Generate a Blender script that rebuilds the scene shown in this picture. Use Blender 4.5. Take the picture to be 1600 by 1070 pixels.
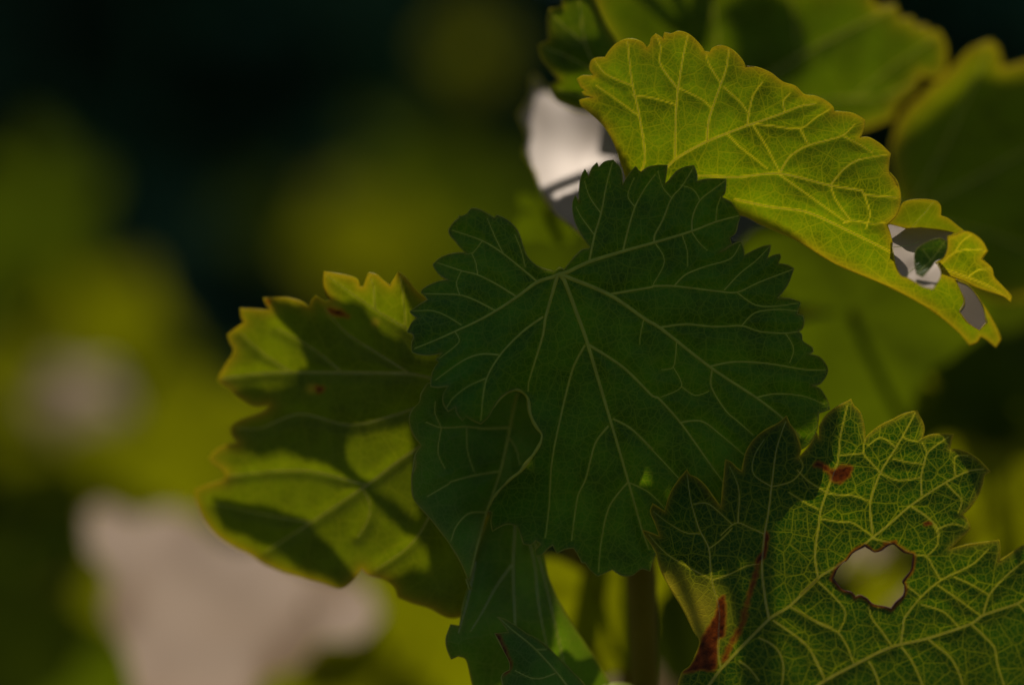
import bpy, math, random
import numpy as np
from mathutils import Vector, Matrix

random.seed(7)
rng = np.random.default_rng(11)
for o in list(bpy.data.objects):
    bpy.data.objects.remove(o)
scene = bpy.context.scene
COL = scene.collection

# ------------------------------------------------------------------ camera
D0 = 0.72            # focus distance (m)
CAMH = 1.25          # camera height above the soil
FOV = 0.36           # sensor 36 / lens 100
cam_d = bpy.data.cameras.new('camera')
cam_d.lens = 100; cam_d.sensor_width = 36; cam_d.sensor_fit = 'HORIZONTAL'
cam_d.clip_start = 0.01; cam_d.clip_end = 2000
cam_d.dof.use_dof = True
cam_d.dof.focus_distance = D0 + 0.0015
cam_d.dof.aperture_fstop = 2.8
cam = bpy.data.objects.new('camera', cam_d)
cam.location = (0, -D0, CAMH); cam.rotation_euler = (math.radians(90), 0, 0)
COL.objects.link(cam); scene.camera = cam

# ------------------------------------------------------------------ sky, sun, exposure
SUN = Vector((-0.02, 0.454, 0.891)).normalized()      # towards the sun: behind the leaves, high
elev = math.asin(SUN.z); azim = math.atan2(SUN.x, SUN.y)
world = bpy.data.worlds.new('World'); scene.world = world; world.use_nodes = True
wn = world.node_tree.nodes; wl = world.node_tree.links
bg = wn.get('Background') or wn.new('ShaderNodeBackground')
sky = wn.new('ShaderNodeTexSky'); sky.sky_type = 'NISHITA'; sky.sun_disc = False
sky.sun_elevation = elev; sky.sun_rotation = azim
wl.new(sky.outputs[0], bg.inputs[0]); bg.inputs[1].default_value = 0.09
sl = bpy.data.lights.new('sun', 'SUN'); sl.energy = 4.2; sl.angle = math.radians(0.5); sl.color = (1, 0.87, 0.72)
so = bpy.data.objects.new('sun', sl); so.rotation_euler = SUN.to_track_quat('Z', 'Y').to_euler(); so.location = SUN * 20
COL.objects.link(so)
vs = scene.view_settings
vs.view_transform = 'Standard'; vs.look = 'None'; vs.gamma = 1; vs.use_curve_mapping = False
vs.exposure = -0.3
scene.render.engine = 'CYCLES'
scene.cycles.transparent_max_bounces = 8
scene.cycles.max_bounces = 10; scene.cycles.transmission_bounces = 8; scene.cycles.diffuse_bounces = 6

# ------------------------------------------------------------------ helpers
def P(x, y, z=0.0):
    """point seen at photo pixel (x, y), z millimetres behind the focus plane"""
    d = D0 + z / 1000.0
    return Vector(((x - 800) / 1600 * FOV * d, z / 1000.0, CAMH - (y - 535) / 1600 * FOV * d))

def Parr(xy, z):
    d = D0 + z / 1000.0
    out = np.empty((len(xy), 3))
    out[:, 0] = (xy[:, 0] - 800) / 1600 * FOV * d
    out[:, 1] = z / 1000.0
    out[:, 2] = CAMH - (xy[:, 1] - 535) / 1600 * FOV * d
    return out

PXM = FOV * D0 / 1600      # metres per pixel at the focus plane

def zq(x0, y0, s, *pts):
    return [(x0 + u / s, y0 + v / s) for u, v in pts]
Z1 = lambda *p: zq(620, 230, 3.9625, *p)
Z2 = lambda *p: zq(960, 230, 3.964, *p)
Z3 = lambda *p: zq(620, 480, 3.9625, *p)
Z4 = lambda *p: zq(960, 480, 3.964, *p)
Z5 = lambda *p: zq(700, 720, 3.058, *p)
Z6 = lambda *p: zq(300, 400, 3.5675, *p)
Z7 = lambda *p: zq(300, 660, 3.478, *p)
Z8 = lambda *p: zq(800, 0, 3.9625, *p)
Z9 = lambda *p: zq(1150, 0, 3.556, *p)
Z10 = lambda *p: zq(1130, 260, 3.404, *p)
Z11 = lambda *p: zq(1000, 600, 4.28, *p)
Z12 = lambda *p: zq(1250, 620, 4.571, *p)
Z13 = lambda *p: zq(1000, 830, 4.46, *p)
Z14 = lambda *p: zq(1250, 820, 4.28, *p)

def link(o, parent=None):
    COL.objects.link(o)
    if parent is not None:
        o.parent = parent
    return o

def mesh_obj(name, verts, faces, mat, parent=None, smooth=True):
    me = bpy.data.meshes.new(name)
    me.from_pydata([tuple(v) for v in verts], [], [tuple(f) for f in faces])
    me.update()
    if smooth:
        me.polygons.foreach_set('use_smooth', [True] * len(me.polygons))
    if mat: me.materials.append(mat)
    o = bpy.data.objects.new(name, me)
    return link(o, parent)

def empty(name, loc, label=None, cat=None, group=None):
    o = bpy.data.objects.new(name, None); o.empty_display_size = 0.02
    o.location = loc
    if label: o['label'] = label
    if cat: o['category'] = cat
    if group: o['group'] = group
    return link(o)

def catmull(pts, step=4.0, closed=False, corner=None):
    """resample through pts; corners sharper than `corner` degrees stay sharp"""
    p = np.array(pts, float); n = len(p)
    def tan(i):
        if closed:
            a, b = p[(i - 1) % n], p[(i + 1) % n]
        else:
            a, b = p[max(i - 1, 0)], p[min(i + 1, n - 1)]
        return (b - a) * 0.5
    sharp = [False] * n
    if corner:
        for i in range(n):
            if not closed and i in (0, n - 1): continue
            a = p[i] - p[(i - 1) % n]; b = p[(i + 1) % n] - p[i]
            c = np.dot(a, b) / (np.linalg.norm(a) * np.linalg.norm(b) + 1e-9)
            sharp[i] = math.degrees(math.acos(max(-1, min(1, c)))) > corner
    out = []
    for i in range(n if closed else n - 1):
        j = (i + 1) % n
        a, b = p[i], p[j]; L = np.linalg.norm(b - a)
        if L < 1e-9: continue
        ta = (b - a) if sharp[i] else tan(i)
        tb = (b - a) if sharp[j] else tan(j)
        for t in (ta, tb):
            l = np.linalg.norm(t)
        ta = ta * min(1, L / (np.linalg.norm(ta) + 1e-9)); tb = tb * min(1, L / (np.linalg.norm(tb) + 1e-9))
        k = max(1, int(round(L / step)))
        for q in range(k):
            t = q / k; t2 = t * t; t3 = t2 * t
            out.append((2*t3-3*t2+1)*a + (t3-2*t2+t)*ta + (-2*t3+3*t2)*b + (t3-t2)*tb)
    if not closed: out.append(p[-1])
    return np.array(out)

def inside(pts, poly):
    x, y = pts[:, 0], pts[:, 1]
    r = np.zeros(len(pts), bool)
    n = len(poly)
    for i in range(n):
        x0, y0 = poly[i]; x1, y1 = poly[(i + 1) % n]
        if y0 == y1: continue
        c = ((y0 > y) != (y1 > y)) & (x < (x1 - x0) * (y - y0) / (y1 - y0) + x0)
        r ^= c
    return r

def seg_dist(pts, segs):
    """segs: list of (ax,ay,bx,by,u0,w); returns dist, nearest point, along-coordinate, width"""
    best = np.full(len(pts), 1e9); np_ = pts.copy(); u = np.zeros(len(pts)); w = np.ones(len(pts))
    for ax, ay, bx, by, u0, ww in segs:
        dx, dy = bx - ax, by - ay
        L2 = dx*dx + dy*dy + 1e-12
        t = np.clip(((pts[:, 0]-ax)*dx + (pts[:, 1]-ay)*dy) / L2, 0, 1)
        qx = ax + t*dx; qy = ay + t*dy
        d = np.hypot(pts[:, 0]-qx, pts[:, 1]-qy)
        m = d < best
        best[m] = d[m]; np_[m, 0] = qx[m]; np_[m, 1] = qy[m]
        u[m] = u0 + t[m]*math.sqrt(L2); w[m] = ww
    return best, np_, u, w

def poly_segs(poly, closed=True):
    n = len(poly); out = []
    for i in range(n if closed else n - 1):
        a, b = poly[i], poly[(i+1) % n]
        out.append((a[0], a[1], b[0], b[1], 0, 1))
    return out

class TPS:
    """smooth depth surface through a handful of control points"""
    def __init__(s, ctrl):
        c = np.array(ctrl, float); s.c = c[:, :2] / 100; z = c[:, 2]; n = len(c)
        K = s.phi(np.linalg.norm(s.c[:, None] - s.c[None], axis=2))
        A = np.zeros((n+3, n+3)); A[:n, :n] = K + np.eye(n)*0.05
        A[:n, n] = 1; A[:n, n+1:] = s.c; A[n, :n] = 1; A[n+1:, :n] = s.c.T
        s.w = np.linalg.solve(A, np.concatenate([z, [0, 0, 0]]))
    @staticmethod
    def phi(r):
        return np.where(r > 1e-9, r*r*np.log(np.maximum(r, 1e-9)), 0)
    def __call__(s, xy):
        q = np.asarray(xy, float) / 100
        r = np.linalg.norm(q[:, None] - s.c[None], axis=2)
        n = len(s.c)
        return s.phi(r) @ s.w[:n] + s.w[n] + q @ s.w[n+1:]

def vor_edge(pts, cell, seed):
    """distance to the nearest cell border of a jittered-grid Voronoi diagram (pixels)"""
    q = pts / cell
    g = np.floor(q).astype(int)
    f1 = np.full(len(pts), 1e9); f2 = np.full(len(pts), 1e9)
    s1 = np.zeros((len(pts), 2)); s2 = np.zeros((len(pts), 2))
    def h(a, b, k):
        v = np.sin(a*127.1 + b*311.7 + k*74.7 + seed*13.3) * 43758.5453
        return v - np.floor(v)
    for dx in (-2, -1, 0, 1, 2):
        for dy in (-2, -1, 0, 1, 2):
            cx = g[:, 0]+dx; cy = g[:, 1]+dy
            sx = cx + 0.1 + 0.8*h(cx, cy, 1); sy = cy + 0.1 + 0.8*h(cx, cy, 2)
            d = np.hypot(q[:, 0]-sx, q[:, 1]-sy)
            m = d < f1
            f2 = np.where(m, f1, np.minimum(f2, d)); 
            m2 = (~m) & (d <= f2)
            s2[m] = s1[m]; s2[m2, 0] = sx[m2]; s2[m2, 1] = sy[m2]
            f1 = np.where(m, d, f1); s1[m, 0] = sx[m]; s1[m, 1] = sy[m]
    e = (f2*f2 - f1*f1) / (2*np.maximum(np.linalg.norm(s2-s1, axis=1), 1e-3))
    return e*cell

def wob(xy, a, seed, amp=1.0):
    x, y = xy[:, 0]/a, xy[:, 1]/a
    return amp*(np.sin(x*1.7+y*0.9+seed) + np.sin(x*-0.8+y*1.9+seed*2.1) + 0.6*np.sin(x*3.1+y*2.3+seed*0.7))/2.6

def tube(name, pts, radii, mat, parent, sides=6, flat=None):
    pts = [Vector(p) for p in pts]; n = len(pts)
    V = []; F = []
    for i in range(n):
        t = (pts[min(i+1, n-1)] - pts[max(i-1, 0)]).normalized()
        up = Vector((0, -1, 0)) if abs(t.y) < 0.9 else Vector((0, 0, 1))
        a = t.cross(up).normalized(); b = a.cross(t).normalized()
        for k in range(sides):
            th = 2*math.pi*k/sides
            V.append(pts[i] + (a*math.cos(th) + b*math.sin(th))*radii[i])
    for i in range(n-1):
        for k in range(sides):
            F.append((i*sides+k, i*sides+(k+1) % sides, (i+1)*sides+(k+1) % sides, (i+1)*sides+k))
    F.append(tuple(range(sides))[::-1]); F.append(tuple((n-1)*sides+k for k in range(sides)))
    return mesh_obj(name, V, F, mat, parent)

def ridge(name, pts, radii, mat, parent, n=5, height=0.7):
    """raised rib on a blade: half a tube, open where it sits on the leaf"""
    pts = [Vector(p) for p in pts]; m = len(pts); V = []; F = []
    for i in range(m):
        t = (pts[min(i+1, m-1)] - pts[max(i-1, 0)]).normalized()
        a = t.cross(Vector((0, -1, 0))).normalized(); b = a.cross(t).normalized()
        if b.y > 0: b = -b
        for k in range(n):
            th = math.pi*k/(n-1)
            V.append(pts[i] + a*math.cos(th)*radii[i] + b*(math.sin(th)*height-0.15)*radii[i])
    for i in range(m-1):
        for k in range(n-1):
            F.append((i*n+k, i*n+k+1, (i+1)*n+k+1, (i+1)*n+k))
    return mesh_obj(name, V, F, mat, parent)

# ------------------------------------------------------------------ materials
def nd(nt, kind, **kw):
    n = nt.nodes.new(kind)
    for k, v in kw.items(): setattr(n, k, v)
    return n

def rgb(c): return (c[0], c[1], c[2], 1)

def leaf_material(name, refl, trans, vrefl, vtrans, edge, cells=(13, 6), fine=(0.5, 0.3), tert=0.8, tw=0.5, vcore=(0.95, 0.86, 0.03), warp=0.035, net=32, netw=0.9,
                  rough=0.42, spec=0.5, mottle=0.35, bump=0.25):
    m = bpy.data.materials.new(name); m.use_nodes = True
    nt = m.node_tree; nt.nodes.clear(); L = nt.links.new
    out = nd(nt, 'ShaderNodeOutputMaterial')
    def attr(a): return nd(nt, 'ShaderNodeAttribute', attribute_name=a)
    px = attr('px').outputs['Vector']
    def math_(op, a, b=None, c=None, clamp=False):
        n = nd(nt, 'ShaderNodeMath', operation=op, use_clamp=clamp)
        for i, v in enumerate((a, b, c)):
            if v is None: continue
            if isinstance(v, (int, float)): n.inputs[i].default_value = v
            else: L(v, n.inputs[i])
        return n.outputs[0]
    def mixc(f, a, b):
        n = nd(nt, 'ShaderNodeMix', data_type='RGBA')
        if isinstance(f, (int, float)): n.inputs[0].default_value = f
        else: L(f, n.inputs[0])
        for i, v in ((6, a), (7, b)):
            if isinstance(v, tuple): n.inputs[i].default_value = rgb(v)
            else: L(v, n.inputs[i])
        return n.outputs[2]
    # warped coordinates
    nz = nd(nt, 'ShaderNodeTexNoise'); nz.inputs['Scale'].default_value = 5; nz.inputs['Detail'].default_value = 2
    L(px, nz.inputs['Vector'])
    sub = nd(nt, 'ShaderNodeVectorMath', operation='SUBTRACT'); L(nz.outputs['Color'], sub.inputs[0]); sub.inputs[1].default_value = (.5, .5, .5)
    sc = nd(nt, 'ShaderNodeVectorMath', operation='SCALE'); L(sub.outputs[0], sc.inputs[0]); sc.inputs['Scale'].default_value = warp
    ad = nd(nt, 'ShaderNodeVectorMath', operation='ADD'); L(px, ad.inputs[0]); L(sc.outputs[0], ad.inputs[1])
    def vor(cell, width):
        v = nd(nt, 'ShaderNodeTexVoronoi', feature='DISTANCE_TO_EDGE', voronoi_dimensions='2D')
        v.inputs['Scale'].default_value = 100.0/cell
        L(ad.outputs[0], v.inputs['Vector'])
        mr = nd(nt, 'ShaderNodeMapRange', interpolation_type='SMOOTHSTEP')
        L(v.outputs['Distance'], mr.inputs[0])
        mr.inputs[1].default_value = 0.0; mr.inputs[2].default_value = width; mr.inputs[3].default_value = 1; mr.inputs[4].default_value = 0
        return mr.outputs[0]
    f0 = math_('MULTIPLY', vor(net, 0.045), netw)
    f1 = vor(cells[0], 0.11); f2 = vor(cells[1], 0.2)
    fine_m = math_('MAXIMUM', f0, math_('MAXIMUM', math_('MULTIPLY', f1, fine[0]), math_('MULTIPLY', f2, fine[1])))
    tm = math_('MULTIPLY', attr('tert').outputs['Fac'], tert)
    vm = math_('MAXIMUM', fine_m, tm, clamp=True); vnf = attr('vn').outputs['Fac']
    # mottling
    n2 = nd(nt, 'ShaderNodeTexNoise'); n2.inputs['Scale'].default_value = 1.3; n2.inputs['Detail'].default_value = 5; n2.inputs['Roughness'].default_value = 0.6
    L(px, n2.inputs['Vector'])
    mo = nd(nt, 'ShaderNodeMapRange'); L(n2.outputs['Fac'], mo.inputs[0]); mo.inputs[1].default_value = 0.25; mo.inputs[2].default_value = 0.75
    mo.inputs[3].default_value = 1-mottle; mo.inputs[4].default_value = 1+mottle
    def tint(col):
        n = nd(nt, 'ShaderNodeVectorMath', operation='SCALE'); L(mo.outputs[0], n.inputs['Scale'])
        n.inputs[0].default_value = col
        return n.outputs[0]
    e = attr('edge').outputs['Fac']
    st = attr('stain').outputs['Fac']
    ye = attr('yellow').outputs['Fac']
    nst = nd(nt, 'ShaderNodeTexNoise'); nst.inputs['Scale'].default_value = 9; nst.inputs['Detail'].default_value = 4; L(px, nst.inputs['Vector'])
    stf = math_('MULTIPLY', math_('MULTIPLY', st, st), math_('ADD', nst.outputs['Fac'], 0.25), clamp=True)
    stc = mixc(stf, (0.62, 0.13, 0.008), (0.02, 0.003, 0.001))
    str_ = mixc(stf, (0.16, 0.05, 0.008), (0.010, 0.004, 0.002))
    tc = mixc(vm, tint(trans), vtrans); tc = mixc(vnf, tc, vcore)
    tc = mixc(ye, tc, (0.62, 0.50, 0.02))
    tc = mixc(e, tc, edge); tc = mixc(st, tc, stc)
    rc = mixc(vm, tint(refl), vrefl); rc = mixc(vnf, rc, vrefl)
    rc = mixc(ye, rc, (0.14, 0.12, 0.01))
    rc = mixc(e, rc, (edge[0]*0.6, edge[1]*0.6, edge[2]*0.6+0.01)); rc = mixc(st, rc, str_)
    bp = nd(nt, 'ShaderNodeBump'); bp.inputs['Strength'].default_value = bump; bp.inputs['Distance'].default_value = 0.0003
    h = math_('ADD', fine_m, math_('MULTIPLY', n2.outputs['Fac'], 0.6)); L(h, bp.inputs['Height'])
    pr = nd(nt, 'ShaderNodeBsdfPrincipled'); L(rc, pr.inputs['Base Color'])
    n3 = nd(nt, 'ShaderNodeMapRange'); L(n2.outputs['Fac'], n3.inputs[0]); n3.inputs[3].default_value = rough-0.06; n3.inputs[4].default_value = rough+0.1
    L(n3.outputs[0], pr.inputs['Roughness'])
    pr.inputs['Specular IOR Level'].default_value = spec
    L(bp.outputs[0], pr.inputs['Normal'])
    tr = nd(nt, 'ShaderNodeBsdfTranslucent'); L(tc, tr.inputs['Color']); L(bp.outputs[0], tr.inputs['Normal'])
    mx = nd(nt, 'ShaderNodeMixShader'); mx.inputs[0].default_value = tw
    L(pr.outputs[0], mx.inputs[1]); L(tr.outputs[0], mx.inputs[2]); L(mx.outputs[0], out.inputs[0])
    return m

def simple_leaf(name, refl, trans, tw=0.5, rough=0.5, spec=0.5, scale=40, stint=None):
    m = bpy.data.materials.new(name); m.use_nodes = True
    nt = m.node_tree; nt.nodes.clear(); L = nt.links.new
    out = nd(nt, 'ShaderNodeOutputMaterial')
    tcn = nd(nt, 'ShaderNodeTexCoord')
    nz = nd(nt, 'ShaderNodeTexNoise'); nz.inputs['Scale'].default_value = scale; nz.inputs['Detail'].default_value = 4
    L(tcn.outputs['Object'], nz.inputs['Vector'])
    def ramp(c):
        n = nd(nt, 'ShaderNodeMix', data_type='RGBA'); L(nz.outputs['Fac'], n.inputs[0])
        n.inputs[6].default_value = rgb([v*0.65 for v in c]); n.inputs[7].default_value = rgb([min(v*1.35, 1.0) for v in c])
        return n.outputs[2]
    pr = nd(nt, 'ShaderNodeBsdfPrincipled'); L(ramp(refl), pr.inputs['Base Color']); pr.inputs['Roughness'].default_value = rough
    pr.inputs['Specular IOR Level'].default_value = spec
    if stint: pr.inputs['Specular Tint'].default_value = rgb(stint)
    if tw > 0:
        tr = nd(nt, 'ShaderNodeBsdfTranslucent'); L(ramp(trans), tr.inputs['Color'])
        mx = nd(nt, 'ShaderNodeMixShader'); mx.inputs[0].default_value = tw
        L(pr.outputs[0], mx.inputs[1]); L(tr.outputs[0], mx.inputs[2]); L(mx.outputs[0], out.inputs[0])
    else:
        L(pr.outputs[0], out.inputs[0])
    return m

M_MAIN = leaf_material('leaf_mature_green', (0.021, 0.104, 0.002), (0.12, 0.24, 0.001), (0.13, 0.24, 0.02), (0.34, 0.40, 0.012),
                       (0.22, 0.24, 0.03), cells=(13, 5.5), fine=(0.45, 0.24), tert=0.7, tw=0.42, rough=0.44, spec=0.18, mottle=0.5, vcore=(0.5, 0.55, 0.03), net=38, netw=0.48, bump=0.6)
M_BRIGHT = leaf_material('leaf_young_yellow', (0.045, 0.10, 0.004), (0.155, 0.245, 0.001), (0.12, 0.17, 0.01), (0.47, 0.47, 0.003),
                         (0.60, 0.38, 0.008), cells=(12.5, 5.5), fine=(0.42, 0.26), tert=0.9, tw=0.58, rough=0.5, spec=0.14, mottle=0.55, vcore=(0.92, 0.80, 0.008), net=34, netw=0.58)
M_NET = leaf_material('leaf_netted_green', (0.012, 0.052, 0.003), (0.028, 0.110, 0.001), (0.10, 0.16, 0.015), (0.56, 0.60, 0.008),
                      (0.62, 0.48, 0.02), cells=(12.5, 5.5), fine=(0.46, 0.24), tert=0.9, tw=0.52, rough=0.5, spec=0.2, mottle=0.45, bump=0.35, vcore=(0.98, 0.92, 0.02), net=36, netw=0.64)
M_LEFT = leaf_material('leaf_soft_green', (0.012, 0.058, 0.002), (0.19, 0.248, 0.001), (0.07, 0.12, 0.02), (0.32, 0.35, 0.004),
                       (0.60, 0.38, 0.008), cells=(14, 7), fine=(0.35, 0.12), tert=0.5, tw=0.5, rough=0.5, spec=0.14, mottle=0.45, vcore=(0.42, 0.45, 0.015), net=40, netw=0.5)
M_MID = leaf_material('leaf_mid_green', (0.026, 0.075, 0.004), (0.09, 0.15, 0.001), (0.08, 0.12, 0.02), (0.24, 0.28, 0.004),
                      (0.55, 0.40, 0.010), cells=(14, 7), fine=(0.3, 0.1), tert=0.5, tw=0.5, rough=0.5, spec=0.14, mottle=0.6, vcore=(0.34, 0.38, 0.02), net=40, netw=0.5)
M_DARK = leaf_material('leaf_under_green', (0.020, 0.110, 0.005), (0.15, 0.28, 0.003), (0.11, 0.20, 0.05), (0.32, 0.36, 0.02),
                       (0.34, 0.34, 0.02), cells=(12, 6), fine=(0.32, 0.2), tert=0.4, tw=0.45, rough=0.48, spec=0.24, mottle=0.45, vcore=(0.5, 0.55, 0.05), net=40, netw=0.4, bump=0.4)
M_VEIN_D = simple_leaf('vein_pale_green', (0.32, 0.38, 0.035), (0.95, 0.95, 0.5), 0.42, 0.5, scale=300)
M_VEIN_B = simple_leaf('vein_yellow', (0.20, 0.20, 0.03), (1.0, 0.97, 0.6), 0.86, 0.5, scale=300)
M_VEIN_W = simple_leaf('vein_whitish', (0.22, 0.29, 0.14), (0.92, 0.9, 0.5), 0.5, 0.5, scale=300)
M_EDGE_Y = simple_leaf('margin_yellow', (0.34, 0.27, 0.03), (1.0, 0.80, 0.05), 0.7, 0.4, scale=200)
M_EDGE_G = simple_leaf('margin_green', (0.22, 0.26, 0.04), (0.6, 0.6, 0.05), 0.5, 0.42, scale=200)
M_RIM = simple_leaf('rolled_rim_green', (0.36, 0.42, 0.05), (0.5, 0.5, 0.03), 0.5, 0.45, scale=250)
M_BROWN = simple_leaf('dried_brown', (0.10, 0.028, 0.010), (0.20, 0.04, 0.01), 0.3, 0.7, scale=400)
M_STEM = simple_leaf('stem_bark_green', (0.17, 0.135, 0.008), (0.3, 0.25, 0.01), 0.2, 0.65, 0.1, scale=60)
M_BARK = simple_leaf('bark_brown', (0.07, 0.045, 0.028), (0, 0, 0), 0, 0.9, scale=30)
M_BGY = simple_leaf('far_leaf_yellow', (0.05, 0.07, 0.003), (0.27, 0.295, 0.001), 0.55, 0.55, 0.12, scale=12)
M_BGG = simple_leaf('far_leaf_green', (0.022, 0.05, 0.003), (0.135, 0.19, 0.002), 0.5, 0.55, 0.1, scale=12)
M_BGD = simple_leaf('far_leaf_dark', (0.016, 0.04, 0.003), (0.06, 0.085, 0.002), 0.35, 0.6, 0.06, scale=12)
M_GLOSS = simple_leaf('leaf_waxy', (0.20, 0.115, 0.05), (0.45, 0.33, 0.01), 0.35, 0.55, 0.40, scale=25, stint=(1.0, 0.82, 0.70))  # warm base and specular tint put the sun glare's tone into the colour
M_SHINE = simple_leaf('leaf_shiny_top', (0.18, 0.13, 0.08), (0.40, 0.34, 0.006), 0.3, 0.46, 0.7, scale=60, stint=(1.0, 0.9, 0.84))  # pale glare tone is mixed into the base and specular colour
M_HEDGE = simple_leaf('hedge_leaf', (0.024, 0.085, 0.034), (0.012, 0.03, 0.006), 0.2, 0.6, 0.3, scale=3)

# ------------------------------------------------------------------ traced leaves
def tap(pts, w0, w1):
    return (pts, w0, w1)

def build_leaf(parent, outline, ctrl, veins, mat, vmat, emat, step=2.5, hole=None, edge_px=5.0, edge_w=1.3, edge_amt=0.6,
               tert=(30, 40), tseed=1, relief=0.35, stains=(), yellows=(), undul=0.0, label=None, kind='leaf', sizes=1.0,
               use_net=True, vw=0.8, rung=0.7):
    ol = catmull(outline, 3.0, True, 50)
    lo = ol.min(0); hi = ol.max(0)
    nx = int((hi[0]-lo[0])/step)+3; ny = int((hi[1]-lo[1])/step)+3
    gx = lo[0]-step + np.arange(nx)*step; gy = lo[1]-step + np.arange(ny)*step
    X, Y = np.meshgrid(gx, gy)
    cx = (X[:-1, :-1]+step/2).ravel(); cy = (Y[:-1, :-1]+step/2).ravel()
    cc = np.stack([cx, cy], 1)
    ins = inside(cc, ol)
    hl = None
    if hole is not None:
        hl = catmull(hole, 2.5, True, 60)
        ins &= ~inside(cc, hl)
    ins = ins.reshape(ny-1, nx-1)
    iy, ix = np.nonzero(ins)
    a = iy*nx+ix
    quads = np.stack([a, a+1, a+1+nx, a+nx], 1)
    cnt = np.bincount(quads.ravel(), minlength=nx*ny)
    used = np.nonzero(cnt)[0]
    remap = -np.ones(nx*ny, int); remap[used] = np.arange(len(used))
    quads = remap[quads]
    xy = np.stack([X.ravel()[used], Y.ravel()[used]], 1)
    bnd = cnt[used] < 4
    bsegs = poly_segs(ol) + (poly_segs(hl) if hl is not None else [])
    _, npt, _, _ = seg_dist(xy[bnd], bsegs)
    xy[bnd] = npt
    # vein distances
    vs_ = []; vsegs = []; off = 0.0
    for pts, w0, w1 in veins:
        c = catmull(pts, 5.0)
        L = np.concatenate([[0], np.cumsum(np.linalg.norm(np.diff(c, axis=0), axis=1))])
        wd = (w0 + (w1-w0)*(L/L[-1]))*vw*(1.0 if w0 > 5.5 else 0.82 if w0 > 3.3 else 0.68)
        vs_.append((c, wd))
        for i in range(0, len(c)-1):
            vsegs.append((c[i][0], c[i][1], c[i+1][0], c[i+1][1], off+L[i], wd[i]))
        off += L[-1]+137.0
    if vsegs:
        dv, _, uv, wv = seg_dist(xy, vsegs)
    else:
        dv = np.full(len(xy), 100.0); uv = xy[:, 0]; wv = np.ones(len(xy))
    de, _, _, _ = seg_dist(xy, poly_segs(ol))
    ztps = TPS(ctrl)
    vn = np.clip(1-np.maximum(dv-wv*0.3, 0)/1.3, 0, 1)
    # tertiary veins: rungs across from vein to vein, and polygons
    wxy = xy + np.stack([wob(xy, 22, tseed, 3), wob(xy, 19, tseed+3, 3)], 1)
    ve = vor_edge(wxy, tert[1], tseed)
    tv = np.clip(1-ve/1.7, 0, 1)
    uu = (uv + wob(xy, 26, tseed+5, 5))/tert[0]
    fr = np.abs(uu-np.floor(uu)-0.5)*tert[0]
    tr = np.clip(1-fr/1.7, 0, 1)*np.clip(1-dv/70, 0, 1)*rung
    te = tr
    # relief towards the viewer: puffed between veins
    puff = relief*(1-np.exp(-(dv/11.0)**2))
    z = ztps(xy) - puff + wob(xy, 70, tseed+9, undul)*np.clip(1-de/90, 0.15, 1)
    V = Parr(xy, z)
    name = kind
    me = bpy.data.meshes.new(name)
    me.from_pydata(V.tolist(), [], quads[:, ::-1].tolist()); me.update()
    me.polygons.foreach_set('use_smooth', np.ones(len(me.polygons), bool))
    me.materials.append(mat)
    def put(nm, arr):
        at = me.attributes.new(nm, 'FLOAT', 'POINT'); at.data.foreach_set('value', np.ascontiguousarray(arr, dtype=np.float32))
    put('vn', vn); put('tert', te)
    put('edge', np.clip(np.exp(-de/edge_px)*edge_amt, 0, 1))
    s = np.zeros(len(xy))
    for pl, soft in stains:
        p = catmull(pl, 4, True)
        d, _, _, _ = seg_dist(xy, poly_segs(p)); i = inside(xy, p)
        d = np.where(i, d, -d) + wob(xy, 5, 3, soft*0.5)
        s = np.maximum(s, np.clip(0.5+d/(2*soft), 0, 1))
    if hl is not None:
        dh, _, _, _ = seg_dist(xy, poly_segs(hl))
        s = np.maximum(s, np.clip(1-dh/(5.5+2*wob(xy, 9, 1)), 0, 1))
    put('stain', s)
    yl = np.zeros(len(xy))
    for x0, y0, r, amt in yellows:
        yl = np.maximum(yl, amt*np.clip(1-np.hypot(xy[:, 0]-x0, xy[:, 1]-y0)/r, 0, 1))
    put('yellow', yl)
    at = me.attributes.new('px', 'FLOAT_VECTOR', 'POINT')
    at.data.foreach_set('vector', np.ascontiguousarray(np.concatenate([xy/100, np.zeros((len(xy), 1))], 1).ravel(), dtype=np.float32))
    o = bpy.data.objects.new(name, me); link(o, parent)
    if label: o['label'] = label
    # veins as raised ribs
    for c, wd in vs_:
        if wd.max() < 0.6: continue
        zz = ztps(c)
        # keep ribs on the blade
        m = inside(c, ol)
        if hl is not None: m &= ~inside(c, hl)
        m[0] = True
        runs = []; cur = []
        for i in range(len(c)):
            if m[i]: cur.append(i)
            else:
                if len(cur) > 2: runs.append(cur)
                cur = []
        if len(cur) > 2: runs.append(cur)
        for r in runs:
            r = np.array(r)
            zu = zz[r] + wob(c[r], 70, tseed+9, undul)*np.clip(1-seg_dist(c[r], poly_segs(ol))[0]/90, 0.15, 1)
            pts = Parr(c[r], zu - wd[r]*0.10*PXM*1000 - 0.03)
            ridge('vein', pts, wd[r]*0.5*PXM, vmat, o)
    # thickened margin
    def rim(path, w, mt, nm):
        zu = ztps(path) - 0.0 + wob(path, 70, tseed+9, undul)
        dvv = seg_dist(path, vsegs)[0] if vsegs else np.full(len(path), 50.0)
        zu = zu - relief*(1-np.exp(-(dvv/11.0)**2)) - min(relief, 0.45)*0.2
        p3 = Parr(path, zu)
        pts = [Vector(q) for q in p3]; pts.append(pts[0]); 
        rad = [w*PXM*0.5*(0.8+0.45*math.sin(i*0.37)*math.sin(i*0.11+1)) for i in range(len(pts))]
        tube(nm, pts, rad, mt, o, sides=5)
    if emat: rim(ol, edge_w, emat, 'margin')
    if hl is not None: rim(hl, 3.2, M_BROWN, 'dried_hole_rim')
    o['_z'] = 0.0
    del o['_z']
    return o, ztps

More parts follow.
